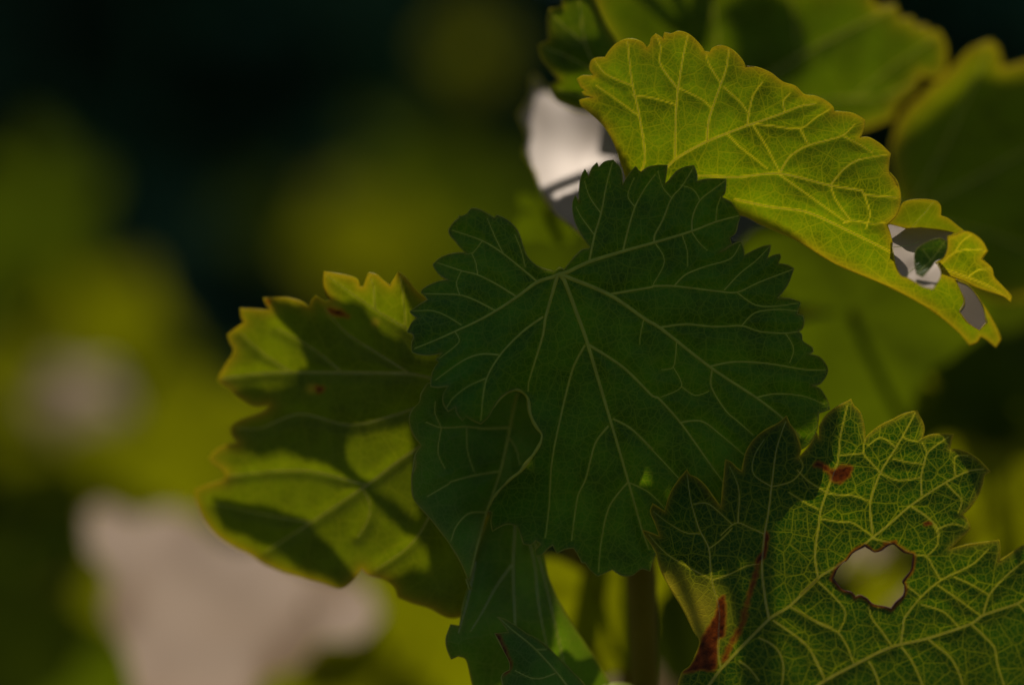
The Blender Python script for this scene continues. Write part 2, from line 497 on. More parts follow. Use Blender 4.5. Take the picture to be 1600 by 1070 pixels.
def petiole(leaf, p0, p1, r0=0.0011, r1=0.0015, mat=None, sag=0.004):
    p0 = Vector(p0); p1 = Vector(p1); n = 10
    pts = []
    for i in range(n+1):
        t = i/n
        q = p0.lerp(p1, t); q.z += sag*math.sin(math.pi*t)
        pts.append(q)
    tube('petiole', pts, [r0+(r1-r0)*i/n for i in range(n+1)], mat or M_VEIN_D, leaf, sides=8)

# --- ground and far hedge -------------------------------------------------
def soil_material():
    m = bpy.data.materials.new('vineyard_soil'); m.use_nodes = True
    nt = m.node_tree; L = nt.links.new; pr = nt.nodes['Principled BSDF']
    tc = nd(nt, 'ShaderNodeTexCoord'); n = nd(nt, 'ShaderNodeTexNoise'); n.inputs['Scale'].default_value = 2.5; n.inputs['Detail'].default_value = 8
    L(tc.outputs['Object'], n.inputs['Vector'])
    mx = nd(nt, 'ShaderNodeMix', data_type='RGBA'); L(n.outputs['Fac'], mx.inputs[0])
    mx.inputs[6].default_value = (0.05, 0.055, 0.015, 1); mx.inputs[7].default_value = (0.13, 0.10, 0.06, 1)
    L(mx.outputs[2], pr.inputs['Base Color']); pr.inputs['Roughness'].default_value = 0.95
    return m
gv = []; gf = []
N = 40
for j in range(N+1):
    for i in range(N+1):
        x = (i/N-0.5)*2; y = (j/N-0.5)*2
        x = math.copysign(abs(x)**2.5, x)*600; y = math.copysign(abs(y)**2.5, y)*600
        gv.append((x, y, 0.03*math.sin(x*1.3)*math.cos(y*0.9)*min(1, 20/(abs(x)+abs(y)+1))))
for j in range(N):
    for i in range(N):
        a = j*(N+1)+i; gf.append((a, a+1, a+N+2, a+N+1))
g = mesh_obj('ground', gv, gf, soil_material()); g['kind'] = 'structure'

def hedge(name, y0, y1, x0, x1, h, n, size, mat):
    c = np.stack([rng.uniform(x0, x1, n), rng.uniform(y0, y1, n), rng.uniform(0, 1, n)**0.9*h], 1)
    c[:, 2] *= 0.9+0.1*np.sin(c[:, 0]*1.7)+0.05*np.sin(c[:, 0]*4.1)
    nrm = rng.normal(size=(n, 3)); nrm /= np.linalg.norm(nrm, axis=1)[:, None]
    t = np.cross(nrm, rng.normal(size=(n, 3))); t /= np.linalg.norm(t, axis=1)[:, None]
    b = np.cross(nrm, t)
    sz = size*rng.uniform(0.6, 1.3, n)[:, None]
    v = np.stack([c-t*sz, c-b*sz*0.55, c+t*sz, c+b*sz*0.55], 1)
    v[:, 1] += nrm*sz*0.15; v[:, 3] += nrm*sz*0.15
    f = np.arange(n*4).reshape(n, 4)
    return mesh_obj(name, v.reshape(-1, 3).tolist(), f.tolist(), mat)
hg = hedge('far_foliage', 5.0, 7.5, -7, 7, 4.6, 26000, 0.17, M_HEDGE)
hg['kind'] = 'stuff'; hg['label'] = 'dark mass of shaded foliage far behind the vine leaves'; hg['category'] = 'foliage'

# ------------------------------------------------------------------ the shoots
def stem_path(pts, r):
    c3 = [Vector(p) for p in pts]
    q = catmull([tuple(p) for p in c3], 0.02)
    n = len(q)
    rad = [r[0]+(r[1]-r[0])*i/(n-1) for i in range(n)]
    for k in range(0, n):           # swollen nodes
        rad[k] *= 1+0.22*max(0, math.sin(k*0.55))**8
    return q, rad

vine_a = empty('grapevine_shoot', (P(1008, 1070, 46).x, 0.046, 0), 'grapevine shoot with upright brown-green stem, dark heart-shaped leaf and glowing yellow leaf',
               'grapevine', 'vine shoots close to the lens')
vine_b = empty('grapevine_shoot', (0.13, -0.02, 0), 'grapevine shoot bearing the netted leaf with a brown-edged hole',
               'grapevine', 'vine shoots close to the lens')
vine_c = empty('grapevine_shoot', (P(990,535,150).x, 0.15, 0), 'grapevine shoot rising behind the glowing yellow leaf with broad blurred leaves',
               'grapevine', 'vine shoots close to the lens')
bpy.context.view_layer.update()

def adopt(root, o):
    """parent without moving: meshes are built in world coordinates"""
    o.parent = root; o.matrix_parent_inverse = Matrix.Translation(-root.location)

# stems
sa_pts = [(P(1008, 1070, 46).x, 0.05, -0.02), (P(1000, 1070, 46).x, 0.06, 0.5), P(1012, 1300, 52), P(1008, 1070, 46), P(1003, 900, 46), P(985, 760, 50), P(950, 560, 42), P(955, 430, 36), P(985, 310, 34), P(1040, 215, 48)]
q, r = stem_path(sa_pts, (0.0062, 0.0030)); st_a = tube('stem', q, r, M_STEM, None, 10); adopt(vine_a, st_a)
sb_pts = [(0.13, -0.02, -0.02), (0.128, -0.015, 0.6), P(1500, 1500, -20), P(1250, 1330, -22), P(1120, 1150, -12)]
q, r = stem_path(sb_pts, (0.006, 0.003)); st_b = tube('stem', q, r, M_STEM, None, 10); adopt(vine_b, st_b)
sc_pts = [(P(990,535,150).x, 0.15, -0.02), (P(985,535,150).x, 0.15, 0.6), P(985, 1250, 150), P(980, 800, 145), P(975, 500, 140), P(985, 250, 138), P(1000, 60, 135), P(1040, -200, 132), P(1085, -450, 130), P(1105, -700, 128), P(1085, -785, 128), P(900, -812, 130), P(690, -800, 130)]  # unseen upper run added to carry the shade blockers
q, r = stem_path(sc_pts, (0.007, 0.003)); st_c = tube('stem', q, r, M_STEM, None, 10); adopt(vine_c, st_c)

sb2_pts = [(0.132, -0.018, 0.55), P(1760, 1500, 10), P(1880, 1070, 40), P(1850, 300, 130), P(1780, -300, 190), P(1740, -700, 210)]  # unseen stem added to hold one shade blocker
q_b2, r = stem_path(sb2_pts, (0.0055, 0.003)); st_b2 = tube('stem', q_b2, r, M_STEM, None, 10); adopt(vine_b, st_b2)
cane_b2 = [tuple(v) for v in q_b2]

# ---- the dark leaf in front (shoot a)
A_out = (Z1((975,770),(905,752),(850,720),(805,670),(785,620),(765,560),(745,515),(715,475),(685,450),(650,432),(620,422),(605,438),(560,412),(520,390),(470,380),(450,390),(440,408),(400,428),(382,424),(385,440),(350,470),(322,515),(330,545),(360,580),(395,625),(430,655),(380,655),(320,665),(270,685),(222,728),(240,760),(270,795),(318,822),(260,830),(200,855),(160,880),(148,900),(170,915),(192,945),(140,975),(80,1018),(100,1040))
  + Z3((125,65),(90,100),(65,155),(95,165),(105,185),(92,225),(95,280),(150,295),(210,297),(280,283),(240,325),(260,337),(235,370),(215,420),(210,490),(260,495),(320,485),(295,520),(285,560),(290,600),(318,645),(365,615),(370,650),(385,675),(405,702),(430,675),(460,695),(520,722),(565,680),(600,620),(640,560),(690,525),(745,508),(790,535),(815,570),(825,650),(850,715),(880,760),(900,785),(890,840),(850,905),(800,970),(765,1015),(700,1065))
  + Z5((230,160),(190,235),(212,245),(205,285),(212,335),(245,315),(285,300),(330,310),(345,345),(360,395),(395,400),(420,380),(445,395),(418,425),(420,452),(445,448),(480,415),(500,400),(520,440),(560,420),(600,415),(625,455),(640,485),(655,485),(680,520),(715,550),(750,535),(785,518),(830,545),(880,545),(925,515),(965,525))
  + [(1026,862),(1045,835),(1062,815),(1085,818),(1110,800),(1128,785),(1160,770),(1180,755),(1215,738),(1235,712),(1262,695),(1276,672)]
  + Z4((1265,655),(1335,632),(1325,590),(1300,540),(1270,500),(1220,485),(1270,475),(1310,430),(1322,385),(1300,340),(1265,305),(1205,290),(1230,275),(1225,250),(1190,225),(1165,205),(1160,170),(1140,150),(1165,130),(1175,90),(1170,55),(1130,42))
  + Z2((1155,960),(1090,940),(1010,935),(1040,900),(1080,840),(1112,752),(1070,730),(1015,720),(1030,682),(1025,662),(985,670),(945,690),(960,650),(967,608),(920,615),(860,640),(805,670),(800,630),(785,588),(765,590),(720,610),(680,640),(650,650),(690,625),(725,600),(715,560),(750,530),(765,470),(778,430),(755,385),(725,345),(690,325),(665,310),(685,280),(692,198),(630,195),(560,200),(512,212),(512,170),(492,115),(440,122),(390,145),(355,185),(335,210),(312,228),(322,165),(328,112),(270,112),(210,125),(165,155),(150,145),(132,118),(105,150),(75,190),(50,235))
  + Z1((1395,180),(1385,130),(1340,80),(1290,90),(1250,125),(1240,96),(1210,130),(1188,185),(1165,132),(1140,190),(1130,260),(1128,345),(1105,298),(1088,345),(1090,400),(1105,465),(1130,520),(1160,570),(1195,615),(1190,628),(1150,635),(1110,670),(1070,715),(1035,760),(1005,745)))
J = (873, 428)
A_v = [
 tap([J]+Z1((1050,775),(1190,710),(1400,645))+Z2((250,590),(480,520),(630,462),(770,425)), 8.5, 2.2),
 tap([J]+Z1((1060,805),(1320,915),(1540,1065))+Z4((280,125),(600,375),(880,560),(1040,685),(1150,800)), 8.5, 3),
 tap([J]+Z1((1035,820),(1130,1070))+Z3((1180,220),(1320,690),(1430,1065))+Z5((925,320),(960,420)), 8.5, 2.5),
 tap([J]+Z1((985,830),(920,1060))+Z3((905,170),(850,350),(815,470),(812,520)), 7.5, 2),
 tap([J]+Z1((975,800),(870,835),(740,930),(610,1015))+Z3((500,85),(360,150),(225,210),(110,255)), 7.5, 1.6),
 tap(Z1((1190,710),(1225,545),(1265,410),(1295,250),(1335,95)), 5, 1.6),
 tap(Z1((1225,545),(1140,430),(1110,370)), 3, 1.2), tap(Z1((1265,410),(1195,310),(1162,210)), 3, 1.2),
 tap(Z1((1400,645),(1430,520),(1475,370),(1540,250),(1600,170)), 4.4, 1.5), tap(Z1((1475,370),(1430,300),(1470,190)), 2.4, 1.2),
 tap(Z2((245,585),(250,545),(300,450),(355,315),(420,240),(490,125)), 4, 1.4), tap(Z2((355,315),(300,250),(270,150)), 2.2, 1.1),
 tap(Z2((480,515),(485,430),(530,330),(610,265),(690,205)), 3.4, 1.4), tap(Z2((530,330),(490,265),(410,235)), 2, 1.1),
 tap(Z2((630,455),(635,380),(660,305)), 2.4, 1.1), tap(Z2((480,525),(520,585),(575,640)), 2.4, 1.1),
 tap(Z1((1320,910),(1585,865))+Z2((235,860),(370,860),(650,893),(760,898),(900,835),(1110,755)), 5.2, 1.5),
 tap(Z2((370,860),(440,790),(560,740),(720,690),(780,600)), 3.4, 1.4), tap(Z2((680,885),(780,780),(880,700),(965,612)), 3, 1.3),
 tap(Z2((760,900),(870,975),(990,985),(1140,965)), 2.8, 1.2), tap(Z2((250,590),(310,705),(240,850)), 2, 1.2),
 tap(Z2((420,545),(450,640),(455,735)), 2, 1.1),
 tap(Z4((280,125),(440,105),(620,120),(790,115),(900,150),(1060,160),(1150,150)), 4.2, 1.4), tap(Z4((790,112),(870,35),(1000,15),(1135,22)), 2.6, 1.2),
 tap(Z4((595,365),(720,340),(860,340),(1000,355),(1180,385),(1310,390)), 3.8, 1.4), tap(Z4((880,558),(1000,535),(1170,550),(1300,600)), 3.2, 1.2),
 tap(Z4((605,385),(600,490),(690,640),(770,710),(860,790)), 3.6, 1.4), tap(Z4((180,80),(160,180),(158,230)), 2.2, 1.1), tap(Z4((385,215),(365,370),(290,385)), 2.4, 1.1),
 tap(Z4((365,370),(415,490),(290,555)), 2.0, 1.1), tap(Z4((415,490),(500,545),(585,520)), 2, 1.1),
 tap(Z4((1060,160),(1110,255),(1085,345)), 2, 1.1),
 tap(Z3((1185,230),(1400,370),(1585,550))+Z4((270,560),(410,715),(600,980),(680,1090)), 5.6, 2), tap(Z4((410,712),(540,705),(660,790),(800,910)), 3.6, 1.3),
 tap(Z3((1165,235),(1090,380),(1010,700),(960,960))+[(858, 790),(852,840)], 5, 1.8),
 tap(Z3((1340,690),(1450,750),(1585,880))+Z4((110,755),(280,930),(400,1060)), 4.4, 1.5),
 tap(Z3((1310,735),(1230,840),(1170,1060))+Z5((620,170),(590,380)), 4.4, 1.6), tap(Z5((860,100),(770,220),(730,400),(720,530)), 3.6, 1.4),
 tap(Z5((860,100),(960,150),(1040,230)), 3, 1.3),
 tap(Z3((905,60),(780,150),(640,295),(550,460),(520,700)), 5.2, 1.6), tap(Z3((630,295),(520,290),(410,330),(240,450)), 3.6, 1.3), tap(Z3((550,440),(440,490),(350,560),(310,620)), 2.6, 1.2),
 tap(Z1((870,832),(660,660),(530,580),(345,515)), 4.2, 1.3), tap(Z1((660,660),(610,560),(560,440)), 2.4, 1.1), tap(Z1((745,928),(620,850),(500,790),(400,765),(250,715)), 4, 1.3),
 tap(Z1((610,1012),(480,945),(390,915),(270,910),(155,905)), 3.8, 1.2), tap(Z3((400,110),(300,50),(210,20),(85,25)), 3, 1.2), tap(Z3((360,150),(385,215),(260,318)), 2.4, 1.1),
 tap(Z1((795,740),(770,640),(730,540)), 2.4, 1.1), tap(Z1((500,790),(490,720),(465,660)), 2.2, 1.1), tap(Z1((390,915),(370,840),(400,765)), 2, 1.1), tap(Z1((530,580),(470,655),(425,660)), 2, 1.1),
]
A_c = [(873,428,2),(650,500,2),(660,560,-1),(720,340,7),(745,650,-7),(780,560,-2.5),(828,622,5),(960,260,1),(1150,330,0),(1240,400,1),(1290,600,4),(1100,520,0.5),(960,560,2),(950,700,4.5),(900,880,9),(1010,890,7),(1240,720,4.5),(800,800,9),(845,690,4),(775,500,0.5),(900,330,2)]
leaf_A, zA = build_leaf(None, A_out, A_c, A_v, M_MAIN, M_VEIN_D, M_EDGE_G, step=2.2, edge_px=3, edge_w=1.8, edge_amt=0.5, tert=(27, 46), tseed=2,
                        relief=1.15, undul=1.9, use_net=False, vw=0.8, label='dark green heart-shaped leaf with pale branching veins')
rp = catmull(Z3((600,622),(640,562),(690,527),(745,510),(790,537),(813,572),(823,650),(850,717),(880,762),(898,787),(888,840),(850,905),(800,970),(765,1015),(700,1065))+Z5((230,160),(192,232)), 4)
rz = zA(rp) - 0.9
rm_ = tube('rolled_margin', Parr(rp, rz), [PXM*(2.6+0.9*math.sin(i*0.5)*math.sin(i*0.23))*min(1, 0.35+i/12) for i in range(len(rp))], M_RIM, leaf_A, 7)
adopt(vine_a, leaf_A); petiole(leaf_A, P(875, 424, 2.0), P(950, 560, 42))

# ---- netted leaf with a hole (shoot b)
F_out = (Z11((15,975),(50,985),(130,1015),(100,930),(68,850),(85,798),(120,820),(165,850),(180,790),(210,710),(250,650),(290,600),(315,568),(330,600),(380,625),(440,680),(490,750),(540,820),(548,740),(560,620),(572,502),(610,520),(650,560),(680,582),(690,530),(710,450),(760,370),(830,310),(930,255),(980,210),(1000,260),(1040,320),(1070,400),(1075,450),(1060,490),(1110,440),(1150,380),(1178,326),(1197,365),(1200,290))
  + Z12((135,215),(180,140),(240,85),(310,45),(365,14),(385,60),(430,110),(455,190),(468,290),(500,255),(570,205),(660,160),(740,120),(838,94),(850,130),(875,180),(888,230),(878,290),(930,270),(1000,262),(1095,265),(1080,310),(1072,370),(1140,375),(1210,400),(1270,440),(1320,490),(1360,532),(1320,560),(1305,620),(1280,690),(1220,780),(1162,840),(1195,870),(1217,940))
  + Z14((1060,100),(1000,160),(1100,135),(1220,115),(1332,100),(1340,150),(1330,242),(1390,200),(1498,130))
  + [(1640,835),(1672,860),(1680,900),(1712,950),(1700,1010),(1690,1080),(1640,1120),(1560,1150),(1460,1165),(1340,1180),(1200,1160),(1110,1100),(1085,1115),(1052,1110)]
  + Z13((265,1070),(285,1000),(300,970),(350,930),(390,850),(415,780),(410,740),(370,690),(320,580),(270,490),(220,410),(165,310),(130,220),(110,150),(70,80),(35,30)))
F_hole = Z14((215,360),(245,290),(310,235),(350,185),(435,135),(470,160),(500,180),(540,170),(580,140),(625,125),(660,150),(700,180),(758,195),(755,250),(745,300),(690,375),(700,400),(692,470),(640,520),(610,560),(560,545),(480,525),(440,490),(400,470),(370,480),(340,450),(290,435),(250,400))
F_v = [
 tap([(1088,1095)]+Z13((480,1070),(570,950),(900,610),(1040,520),(1240,330))+Z14((0,465),(125,350),(300,240),(470,95),(590,0))+Z12((790,775),(1040,610),(1200,530),(1310,515)), 8.5, 2),
 tap([(1230,1110)]+Z14((120,1070),(370,930),(610,815),(860,755),(1140,660),(1230,600),(1440,530))+[(1600,937),(1680,905)], 8.5, 4),
 tap(Z13((900,610),(870,450),(850,250),(868,20))+Z11((860,850),(880,680),(910,450),(945,330),(975,250)), 5.6, 1.6),
 tap(Z13((565,950),(545,850),(548,720),(550,530),(500,340),(480,120),(420,0))+Z11((380,920),(340,780),(315,600)), 5, 1.5),
 tap(Z13((1242,325),(1220,180),(1235,20))+Z12((130,950),(150,800),(235,560),(270,460),(285,300),(305,200),(340,60)), 5.2, 1.6),
 tap(Z12((520,975),(505,860),(505,740),(575,540),(680,370),(750,250),(825,108)), 4.8, 1.6),
 tap(Z12((870,700),(865,580),(890,460),(910,400),(980,340),(1060,285)), 3.8, 1.4),
 tap(Z12((800,785),(900,850),(985,940),(985,1040)), 3.8, 1.4), tap(Z12((985,942),(1090,905),(1190,935)), 2.8, 1.2), tap(Z12((1040,612),(1095,670),(1155,740),(1130,825)), 3, 1.2),
 tap(Z14((485,90),(620,125),(760,195),(845,210),(890,280),(940,365)), 3.2, 1.8), tap(Z14((845,210),(920,130),(915,40),(890,0)), 2.8, 1.4),
 tap(Z13((1050,525),(1220,620),(1338,670)), 4.2, 2.6), tap(Z14((0,580),(130,660),(250,715),(310,800),(360,925)), 3.6, 2), tap(Z14((125,380),(230,480),(300,570),(295,640),(260,712)), 3, 1.8),
 tap(Z13((930,620),(1060,710),(1160,790),(1240,920),(1290,1040)), 4.4, 2), tap(Z13((830,740),(910,780),(970,840),(1000,940),(990,1070)), 4.2, 2), tap(Z13((690,900),(760,950),(830,1040)), 3.6, 2),
 tap(Z14((675,790),(690,680),(700,620),(810,480),(940,370),(1080,300),(1170,250),(1260,160)), 4.8, 1.6), tap(Z14((1225,600),(1265,470),(1330,390),(1400,320),(1498,240)), 4, 1.8),
 tap(Z14((460,910),(500,980),(530,1070)), 3.8, 2.4), tap(Z14((680,815),(730,880),(770,950),(820,1070)), 3.8, 2.2), tap(Z14((860,765),(930,820),(1010,890),(1060,980),(1090,1070)), 3.8, 2.2),
 tap(Z14((1150,665),(1230,740),(1300,820),(1320,930),(1365,1070)), 3.8, 2.2), tap(Z14((610,800),(540,700),(480,620),(460,540)), 3.2, 1.6), tap(Z14((1460,530),(1490,560),(1560,640)), 3, 1.8),
 tap(Z14((0,770),(60,820),(100,900),(165,1030)), 3.4, 2),
 tap(Z14((710,400),(760,440),(808,480)), 2.4, 1.4), tap(Z14((810,530),(960,580),(1060,680)), 2.4, 1.6), tap(Z14((920,400),(1050,490),(1215,610)), 2.4, 1.6), tap(Z14((1030,345),(1150,400),(1265,468)), 2.2, 1.4),
 tap(Z12((575,540),(510,470),(455,400),(465,300)), 2.8, 1.4), tap(Z12((455,400),(370,410),(285,415)), 2.4, 1.4), tap(Z12((575,545),(700,595),(860,575)), 2.2, 1.4), tap(Z12((205,690),(300,700),(385,705),(500,745)), 2.4, 1.5),
 tap(Z12((740,290),(830,320),(870,295)), 2.2, 1.2), tap(Z12((690,365),(580,290),(480,350)), 2.2, 1.3), tap(Z12((910,400),(870,320)), 2, 1.2), tap(Z12((150,870),(280,890),(380,900),(510,990)), 2.4, 1.5),
 tap(Z12((660,440),(770,465),(890,480)), 2, 1.3), tap(Z12((205,690),(60,600),(-20,520)), 2.2, 1.3), tap(Z12((130,800),(50,760),(-80,680)), 2.2, 1.3), tap(Z12((1110,560),(1105,430),(1200,420)), 2, 1.2),
 tap(Z11((655,925),(660,700),(600,550)), 2.8, 1.2), tap(Z11((830,1000),(740,960),(655,925),(610,945),(540,1010)), 2.4, 1.4), tap(Z11((880,685),(760,600),(765,480),(830,370)), 2.4, 1.2), tap(Z11((885,685),(1020,645),(1090,555),(1065,490)), 2.4, 1.2),
 tap(Z11((400,1000),(300,990),(180,920),(90,850)), 2.6, 1.2), tap(Z11((360,800),(460,800),(620,940)), 2.2, 1.2), tap(Z13((480,120),(560,60),(640,-20)), 2.4, 1.4), tap(Z13((490,330),(340,250),(180,150),(60,20)), 2.8, 1.2),
 tap(Z13((500,340),(640,290),(740,240),(830,225)), 2.4, 1.4),
]
F_c = [(1005,830,2),(1050,920,1.5),(1075,740,-1),(1230,655,-2),(1330,630,-1),(1440,650,-2),(1540,735,-2),(1200,800,-3),(1350,850,-4),(1060,1060,-2),(1600,900,-8),(1400,1060,-11),(1700,1000,-12),(1300,1170,-15),(1130,920,-5),(1150,1080,-9),(1460,800,-5)]
F_st = [(Z13((430,740),(490,640),(530,560),(545,470),(590,450),(600,560),(590,720),(545,760),(530,960),(430,965),(300,985),(350,930),(390,850)), 2.5),
        (Z12((90,490),(150,460),(225,520),(300,490),(370,500),(360,560),(290,610),(230,600),(210,555),(150,510)), 3.5),
        (Z13((860,120),(870,0),(900,20),(880,160),(860,190),(820,240),(805,200)), 2.0), (Z13((810,230),(825,260),(790,400),(740,560),(735,620),(700,600),(740,500)), 4.0),
        (Z13((700,640),(740,580),(700,700),(640,790),(600,900),(570,900),(600,820)), 5.0),
        (Z12((880,895),(940,895),(945,912),(885,915)), 2.0), (Z12((600,1035),(690,1030),(690,1050),(600,1055)), 2.5)]
leaf_F, zF = build_leaf(None, F_out, F_c, F_v, M_NET, M_VEIN_B, M_EDGE_Y, step=2.0, hole=F_hole, edge_px=3.5, edge_w=2.2, edge_amt=0.7, tert=(22, 31), tseed=5, rung=0.0, vw=0.56,
                        relief=0.4, undul=0.7, stains=F_st, yellows=[(1085, 960, 75, 1.0), (1050, 920, 50, 0.8), (1340, 1000, 90, 0.0)],
                        label='netted green leaf with a brown-edged hole and a dry red-brown patch')
adopt(vine_b, leaf_F); petiole(leaf_F, P(1088, 1095, -3), P(1122, 1155, -12))

# ---- glowing yellow leaf (shoot c)
B_out = (Z8((430,660),(418,622),(460,610),(505,605),(480,598),(450,592),(432,572),(455,562),(425,540),(403,490),(440,470),(505,470),(480,430),(490,380),(520,360),(577,356),(600,320),(640,275),(700,245),(760,245),(810,265),(835,300),(855,270),(860,240),(890,210),(935,240),(945,203),(985,210),(1030,195),(1090,210),(1140,250),(1180,300),(1190,320),(1225,325),(1240,300),(1285,283),(1340,295),(1390,330),(1430,380),(1445,415),(1500,415))
  + Z9((55,370),(120,375),(190,405),(260,455),(330,480),(380,525),(440,535),(500,560),(540,595),(545,620),(578,621),(640,628),(690,650),(717,668),(710,720),(690,765),(740,765),(800,800),(840,835),(860,855),(850,910),(850,960),(880,990),(900,1040))
  + Z10((885,30),(930,90),(945,180),(920,260),(872,312),(890,360),(905,430),(925,520),(960,580),(1060,590),(1160,575),(1235,600),(1310,645),(1400,760),(1460,870),(1478,920),(1450,962),(1400,920),(1370,905),(1350,935),(1310,950),(1250,880),(1100,760),(880,640),(600,520),(400,400),(200,310),(90,262))
  + [(1120,345),(1060,340),(1000,335),(985,300)] + Z8((700,1090),(650,940),(600,830),(530,740)))
B_v = [
 tap([(985,300)]+Z8((820,1000),(790,730),(740,490),(715,255)), 6, 2), tap(Z8((740,530),(580,460),(510,372)), 3.4, 1.5), tap(Z8((780,715),(650,620),(520,530)), 3, 1.4),
 tap(Z8((1010,975),(1015,700),(1030,540),(1060,350),(1090,215)), 6, 2), tap(Z8((1025,550),(920,400),(920,290),(895,225)), 3.6, 1.5),
 tap(Z8((1208,872),(1220,740),(1290,530),(1325,430),(1345,300)), 5.6, 1.8), tap(Z8((1295,520),(1220,400),(1200,330)), 3, 1.4),
 tap([(1000,300),(1030,270)]+Z8((960,1035),(1020,980),(1200,880),(1450,780))+Z9((60,700),(260,630),(360,590),(440,578)), 9, 2.5),
 tap(Z8((1455,775),(1490,600),(1550,510)), 4, 1.6), tap(Z9((270,622),(265,560),(300,520)), 3.2, 1.4), tap(Z9((100,690),(200,700),(355,715),(450,650),(520,610)), 3, 1.4),
 tap([(1050,285),(1090,275)]+Z9((0,985),(240,965),(520,1030),(700,1060))+Z10((750,150),(920,165)), 7, 2.2),
 tap(Z9((245,960),(300,870),(400,810),(590,755),(660,690)), 5, 1.6), tap(Z9((525,1030),(600,940),(680,890),(840,860)), 4.4, 1.6), tap(Z9((590,755),(680,800),(760,850)), 2.6, 1.3),
 tap(Z10((750,150),(780,250),(760,330)), 3, 1.3),
 tap(Z10((60,175),(250,215),(450,245),(700,360),(900,460)), 6, 3), tap(Z10((640,300),(690,288),(790,305),(860,300)), 3, 1.4), tap(Z10((300,45),(420,130),(560,230),(660,300)), 3, 1.4),
 tap(Z10((570,100),(600,180),(680,290)), 2.6, 1.4), tap(Z9((90,690),(160,800),(240,950)), 2.8, 1.4), tap(Z8((1030,545),(1180,620),(1230,670)), 2.8, 1.4), tap(Z8((745,590),(880,610),(1015,650)), 2.4, 1.4),
 tap(Z9((355,715),(400,800)), 2.4, 1.3), tap(Z8((1310,540),(1420,640),(1460,700)), 2.4, 1.4), tap(Z8((1330,830),(1400,900),(1500,980),(1580,1045)), 2.6, 1.5),
]
B_c = [(905,130,9),(985,70,7),(1060,55,5),(1170,85,4),(1250,150,3),(1345,190,1.5),(1400,290,0),(1388,350,2),(1050,255,8),(985,300,12),(1150,330,11),(1000,180,7),(1150,200,4),(1280,270,3),
       (1250,330,5),(1390,390,3.5),(1250,400,13),(1400,455,13),(1500,525,17),(1560,520,20),(1480,440,11)]
leaf_B, zB = build_leaf(None, B_out, B_c, B_v, M_BRIGHT, M_VEIN_B, M_EDGE_Y, step=2.3, edge_px=7, edge_w=1.8, edge_amt=0.7, tert=(24, 33), tseed=8, rung=0.0, vw=0.5,
                        relief=0.45, undul=0.6, label='glowing yellow-green leaf with orange rim and fine net of veins')
adopt(vine_a, leaf_B); petiole(leaf_B, P(985, 300, 12), P(990, 330, 35))
# curled end lobe of the same leaf: shiny top, shaded pocket, pointed tip
def zc(*l): return [tuple(Z10(p)[0])+(z,) for p, z in l]
C1_out = Z10((872,312),(905,290),(1000,318),(1130,335),(1230,352),(1195,372),(1195,400),(1188,440),(1165,490),(1140,520),(1158,560),(1150,600),(1115,655),(1060,640),(985,595),(945,580),(915,520),(903,450))
C1_c = zc(((872,312),9),((905,450),-2),((945,580),-12),((1115,655),-17),((1150,560),-9),((1040,480),-3),((1030,380),5),((1190,400),3),((1230,352),7))
c1, _ = build_leaf(None, C1_out, C1_c, [tap(Z10((960,590),(1020,540),(1105,500),(1180,400)), 2.4, 1.4), tap(Z10((905,430),(1000,420),(1040,400)), 2, 1.2)],
                   M_SHINE, M_VEIN_D, M_EDGE_Y, step=2.4, edge_px=4, edge_w=2.2, edge_amt=0.6, tert=(20, 28), tseed=4, relief=0.3, undul=0.8, kind='curled_lobe', label='shiny curled lobe with a dark shaded pocket')
adopt(vine_a, c1); c1.parent = leaf_B
C3_out = Z10((880,305),(930,240),(960,192),(1040,175),(1130,185),(1157,212),(1158,262),(1200,280),(1282,345),(1235,366),(1130,350),(1000,335))
C3_c = zc(((880,305),5),((960,192),6),((1140,190),5),((1050,260),7),((1000,335),10),((1130,350),10),((1282,345),6))
c3, _ = build_leaf(None, C3_out, C3_c, [tap(Z10((1000,330),(1060,260),(1120,190)), 2.4, 1.4)], M_LEFT, M_VEIN_B, M_EDGE_Y, step=3, edge_px=5, edge_w=2.2, tseed=3, relief=0.2, kind='rolled_margin')
adopt(vine_a, c3); c3.parent = leaf_B
C4_out = Z10((1018,500),(1030,440),(1090,400),(1150,383),(1192,398),(1190,440),(1168,488),(1130,505),(1112,530),(1060,588),(1028,572))  # dark green patch puts the pocket's shade into colour and shape
C4_c = zc(((1018,500),-11),((1150,383),-10),((1190,440),-10),((1060,588),-15),((1110,480),-11))
c4, _ = build_leaf(None, C4_out, C4_c, [tap(Z10((1040,560),(1105,500),(1180,400)), 2.4, 1.4), tap(Z10((1105,500),(1060,440)), 2, 1.2)], M_MAIN, M_VEIN_D, M_EDGE_G, step=2.4, edge_px=3, edge_w=1.8, tseed=5, relief=0.2, kind='folded_flap')
adopt(vine_a, c4); c4.parent = leaf_B
C5_out = Z10((1235,602),(1300,628),(1372,722),(1402,830),(1362,872),(1300,832),(1255,772),(1282,720),(1262,660))  # added pale sheet, stands in for bright background through a hole
C5_c = zc(((1235,602),11),((1300,628),10),((1390,790),4),((1362,872),0),((1255,772),3),((1270,690),7))
c5, _ = build_leaf(None, C5_out, C5_c, [], M_SHINE, M_VEIN_B, M_EDGE_Y, step=3, edge_px=4, edge_w=3, tseed=6, relief=0.2, kind='upturned_edge')
adopt(vine_a, c5); c5.parent = leaf_B
C2_out = Z10((1195,372),(1240,362),(1282,345),(1330,358),(1380,400),(1407,450),(1375,492),(1430,540),(1442,588),(1490,640),(1533,690),(1528,722),(1490,692),(1350,645),(1270,605),(1150,560),(1130,512),(1168,490),(1190,440))
C2_c = [tuple(Z10(p)[0])+(z,) for p, z in (((1130,512),-6),((1195,372),-8),((1330,358),-10),((1400,450),-7),((1270,600),-2),((1530,700),-2),((1300,480),-6))]
